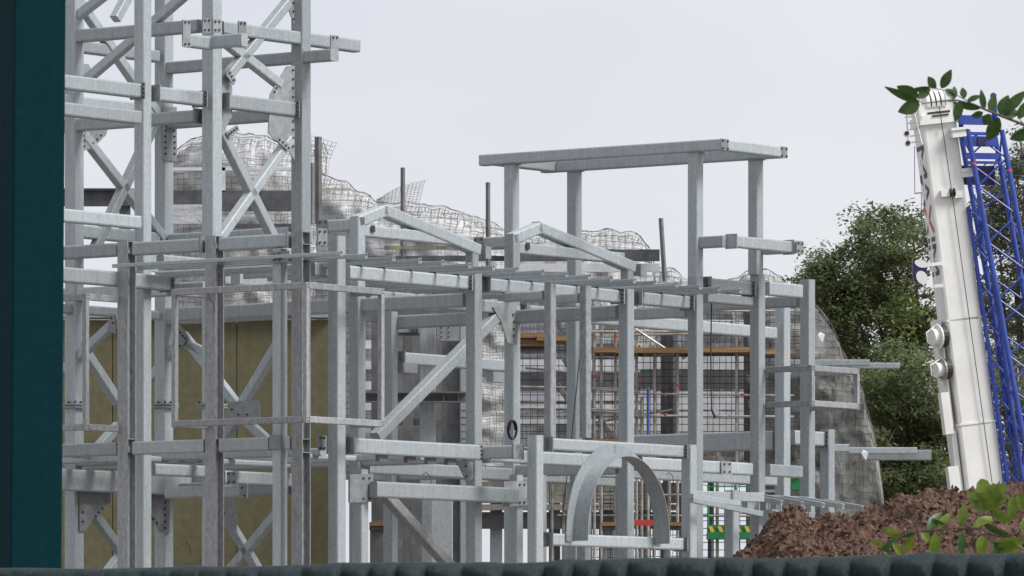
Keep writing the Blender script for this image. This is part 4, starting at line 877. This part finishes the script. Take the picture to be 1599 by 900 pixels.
tubes('twig', [(P(a, b, YB), P(c, d, YB), .012 - .0009 * i, .011 - .0009 * i) for i, ((a, b), (c, d)) in enumerate(zip(path, path[1:]))] +
      [(P(1520, 163, YB), P(1485, 144, YB), .003, .0025), (P(1485, 144, YB), P(1455, 137, YB), .0025, .002), (P(1440, 162, YB), P(1432, 152, YB), .002, .002), (P(1599, 195, YB), P(1580, 170, YB), .0025, .002)], 'bark', br, 6)
tubes('trunk', [(P(1900, YH, YB).xy.to_3d(), P(1900, 330, YB), .05, .02), (P(1900, 330, YB), P(1905, 100, YB), .02, .008)], 'bark', br, 8)
LF = [(1470, 138, 62, 30, 9, 0), (1462, 138, 128, 22, 8, .6), (1452, 136, 195, 28, 6, .9), (1434, 152, 155, 33, 9, .2), (1434, 154, 42, 24, 7, .3), (1436, 163, 200, 32, 10, .1), (1436, 160, 160, 46, 8, .5), (1476, 140, 320, 18, 7, .4),
      (1488, 156, 82, 18, 6, 0), (1506, 154, 100, 17, 6, .1), (1510, 158, 20, 20, 5, .5), (1500, 158, 255, 26, 9, 0), (1530, 170, 170, 40, 7, .8), (1537, 172, 100, 24, 6, .1), (1546, 176, 75, 24, 7, .1), (1545, 178, 245, 18, 8, 0), (1535, 176, 200, 16, 6, .7),
      (1562, 180, 70, 26, 10, .2), (1568, 176, 45, 38, 9, .1), (1560, 184, 245, 36, 12, .1), (1566, 182, 20, 26, 8, .4), (1590, 186, 60, 26, 8, .1), (1612, 205, 200, 32, 10, .2), (1620, 208, 40, 30, 9, .1), (1640, 215, 250, 34, 10, .2)]
for x, y, a, L_, W_, t in LF: lf(br, P(x, y, YB), R(a), L_ * YB / F * rnd.uniform(1.05, 1.35), W_ * rnd.uniform(.9, 1.2) * YB / F, 'gloss', t, droop=rnd.uniform(.05, .25))
sp = thing('young_shrub', P(1640, YH, 34.5).xy.to_3d(), 'young bright green shoots rising before the soil heap at the fence screen', 'shrub')
YS = 34.5
pth = [(1640, 900), (1600, 860), (1560, 838), (1530, 826), (1490, 825), (1450, 828), (1420, 832), (1395, 842), (1375, 858)]
tubes('stem', [(P(1640, YH, YS).xy.to_3d(), P(1640, 900, YS), .012, .009)] + [(P(a, b, YS), P(c, d, YS), .006, .005) for (a, b), (c, d) in zip(pth, pth[1:])] + [(P(1560, 838, YS), P(1545, 790, YS), .005, .004), (P(1600, 860, YS), P(1570, 845, YS), .005, .003), (P(1640, 900, YS), P(1590, 800, YS), .006, .003)], 'bark', sp, 6)
LS = [(1448, 828, 55, 42, 8, .3), (1466, 827, 62, 34, 7, .6), (1500, 822, 80, 36, 9, .1), (1478, 820, 160, 26, 5, .9), (1520, 824, 35, 42, 9, .7), (1462, 832, 262, 42, 9, .1), (1502, 832, 268, 36, 8, .1), (1533, 836, 270, 34, 10, 0), (1440, 832, 312, 20, 7, .3),
      (1430, 834, 190, 40, 5, .9), (1425, 836, 250, 34, 9, .2), (1410, 838, 160, 36, 7, .6), (1400, 842, 220, 30, 6, .4), (1395, 846, 300, 26, 6, .2), (1385, 852, 170, 30, 5, .7), (1378, 858, 330, 22, 5, .3), (1580, 812, 88, 40, 9, .1), (1578, 815, 150, 42, 9, .4),
      (1575, 838, 160, 48, 9, .8), (1600, 835, 80, 34, 10, .2), (1600, 845, 190, 50, 10, .5), (1565, 846, 250, 26, 9, .2), (1590, 856, 200, 34, 8, .4), (1605, 800, 120, 34, 10, .3), (1550, 846, 300, 24, 8, .3)]
for i, (x, y, a, L_, W_, t) in enumerate(LS): lf(sp, P(x, y, YS), R(a), L_ * YS / F, W_ * YS / F, 'shoot' if i % 3 else 'gloss', t, droop=rnd.uniform(.1, .4), fold=.35)
for x, y, a, L_, W_ in ((1545, 795, 105, 50, 20), (1546, 795, 62, 46, 15), (1544, 796, 140, 44, 14), (1546, 794, 165, 30, 10), (1548, 797, 85, 42, 16)): lf(sp, P(x, y, YS - .05), R(a), L_ * YS / F, W_ * YS / F, 'shoot', .15, droop=.1, fold=.15, lobes=True)

for o in bpy.data.objects:
    if '_b' in o: del o['_b']
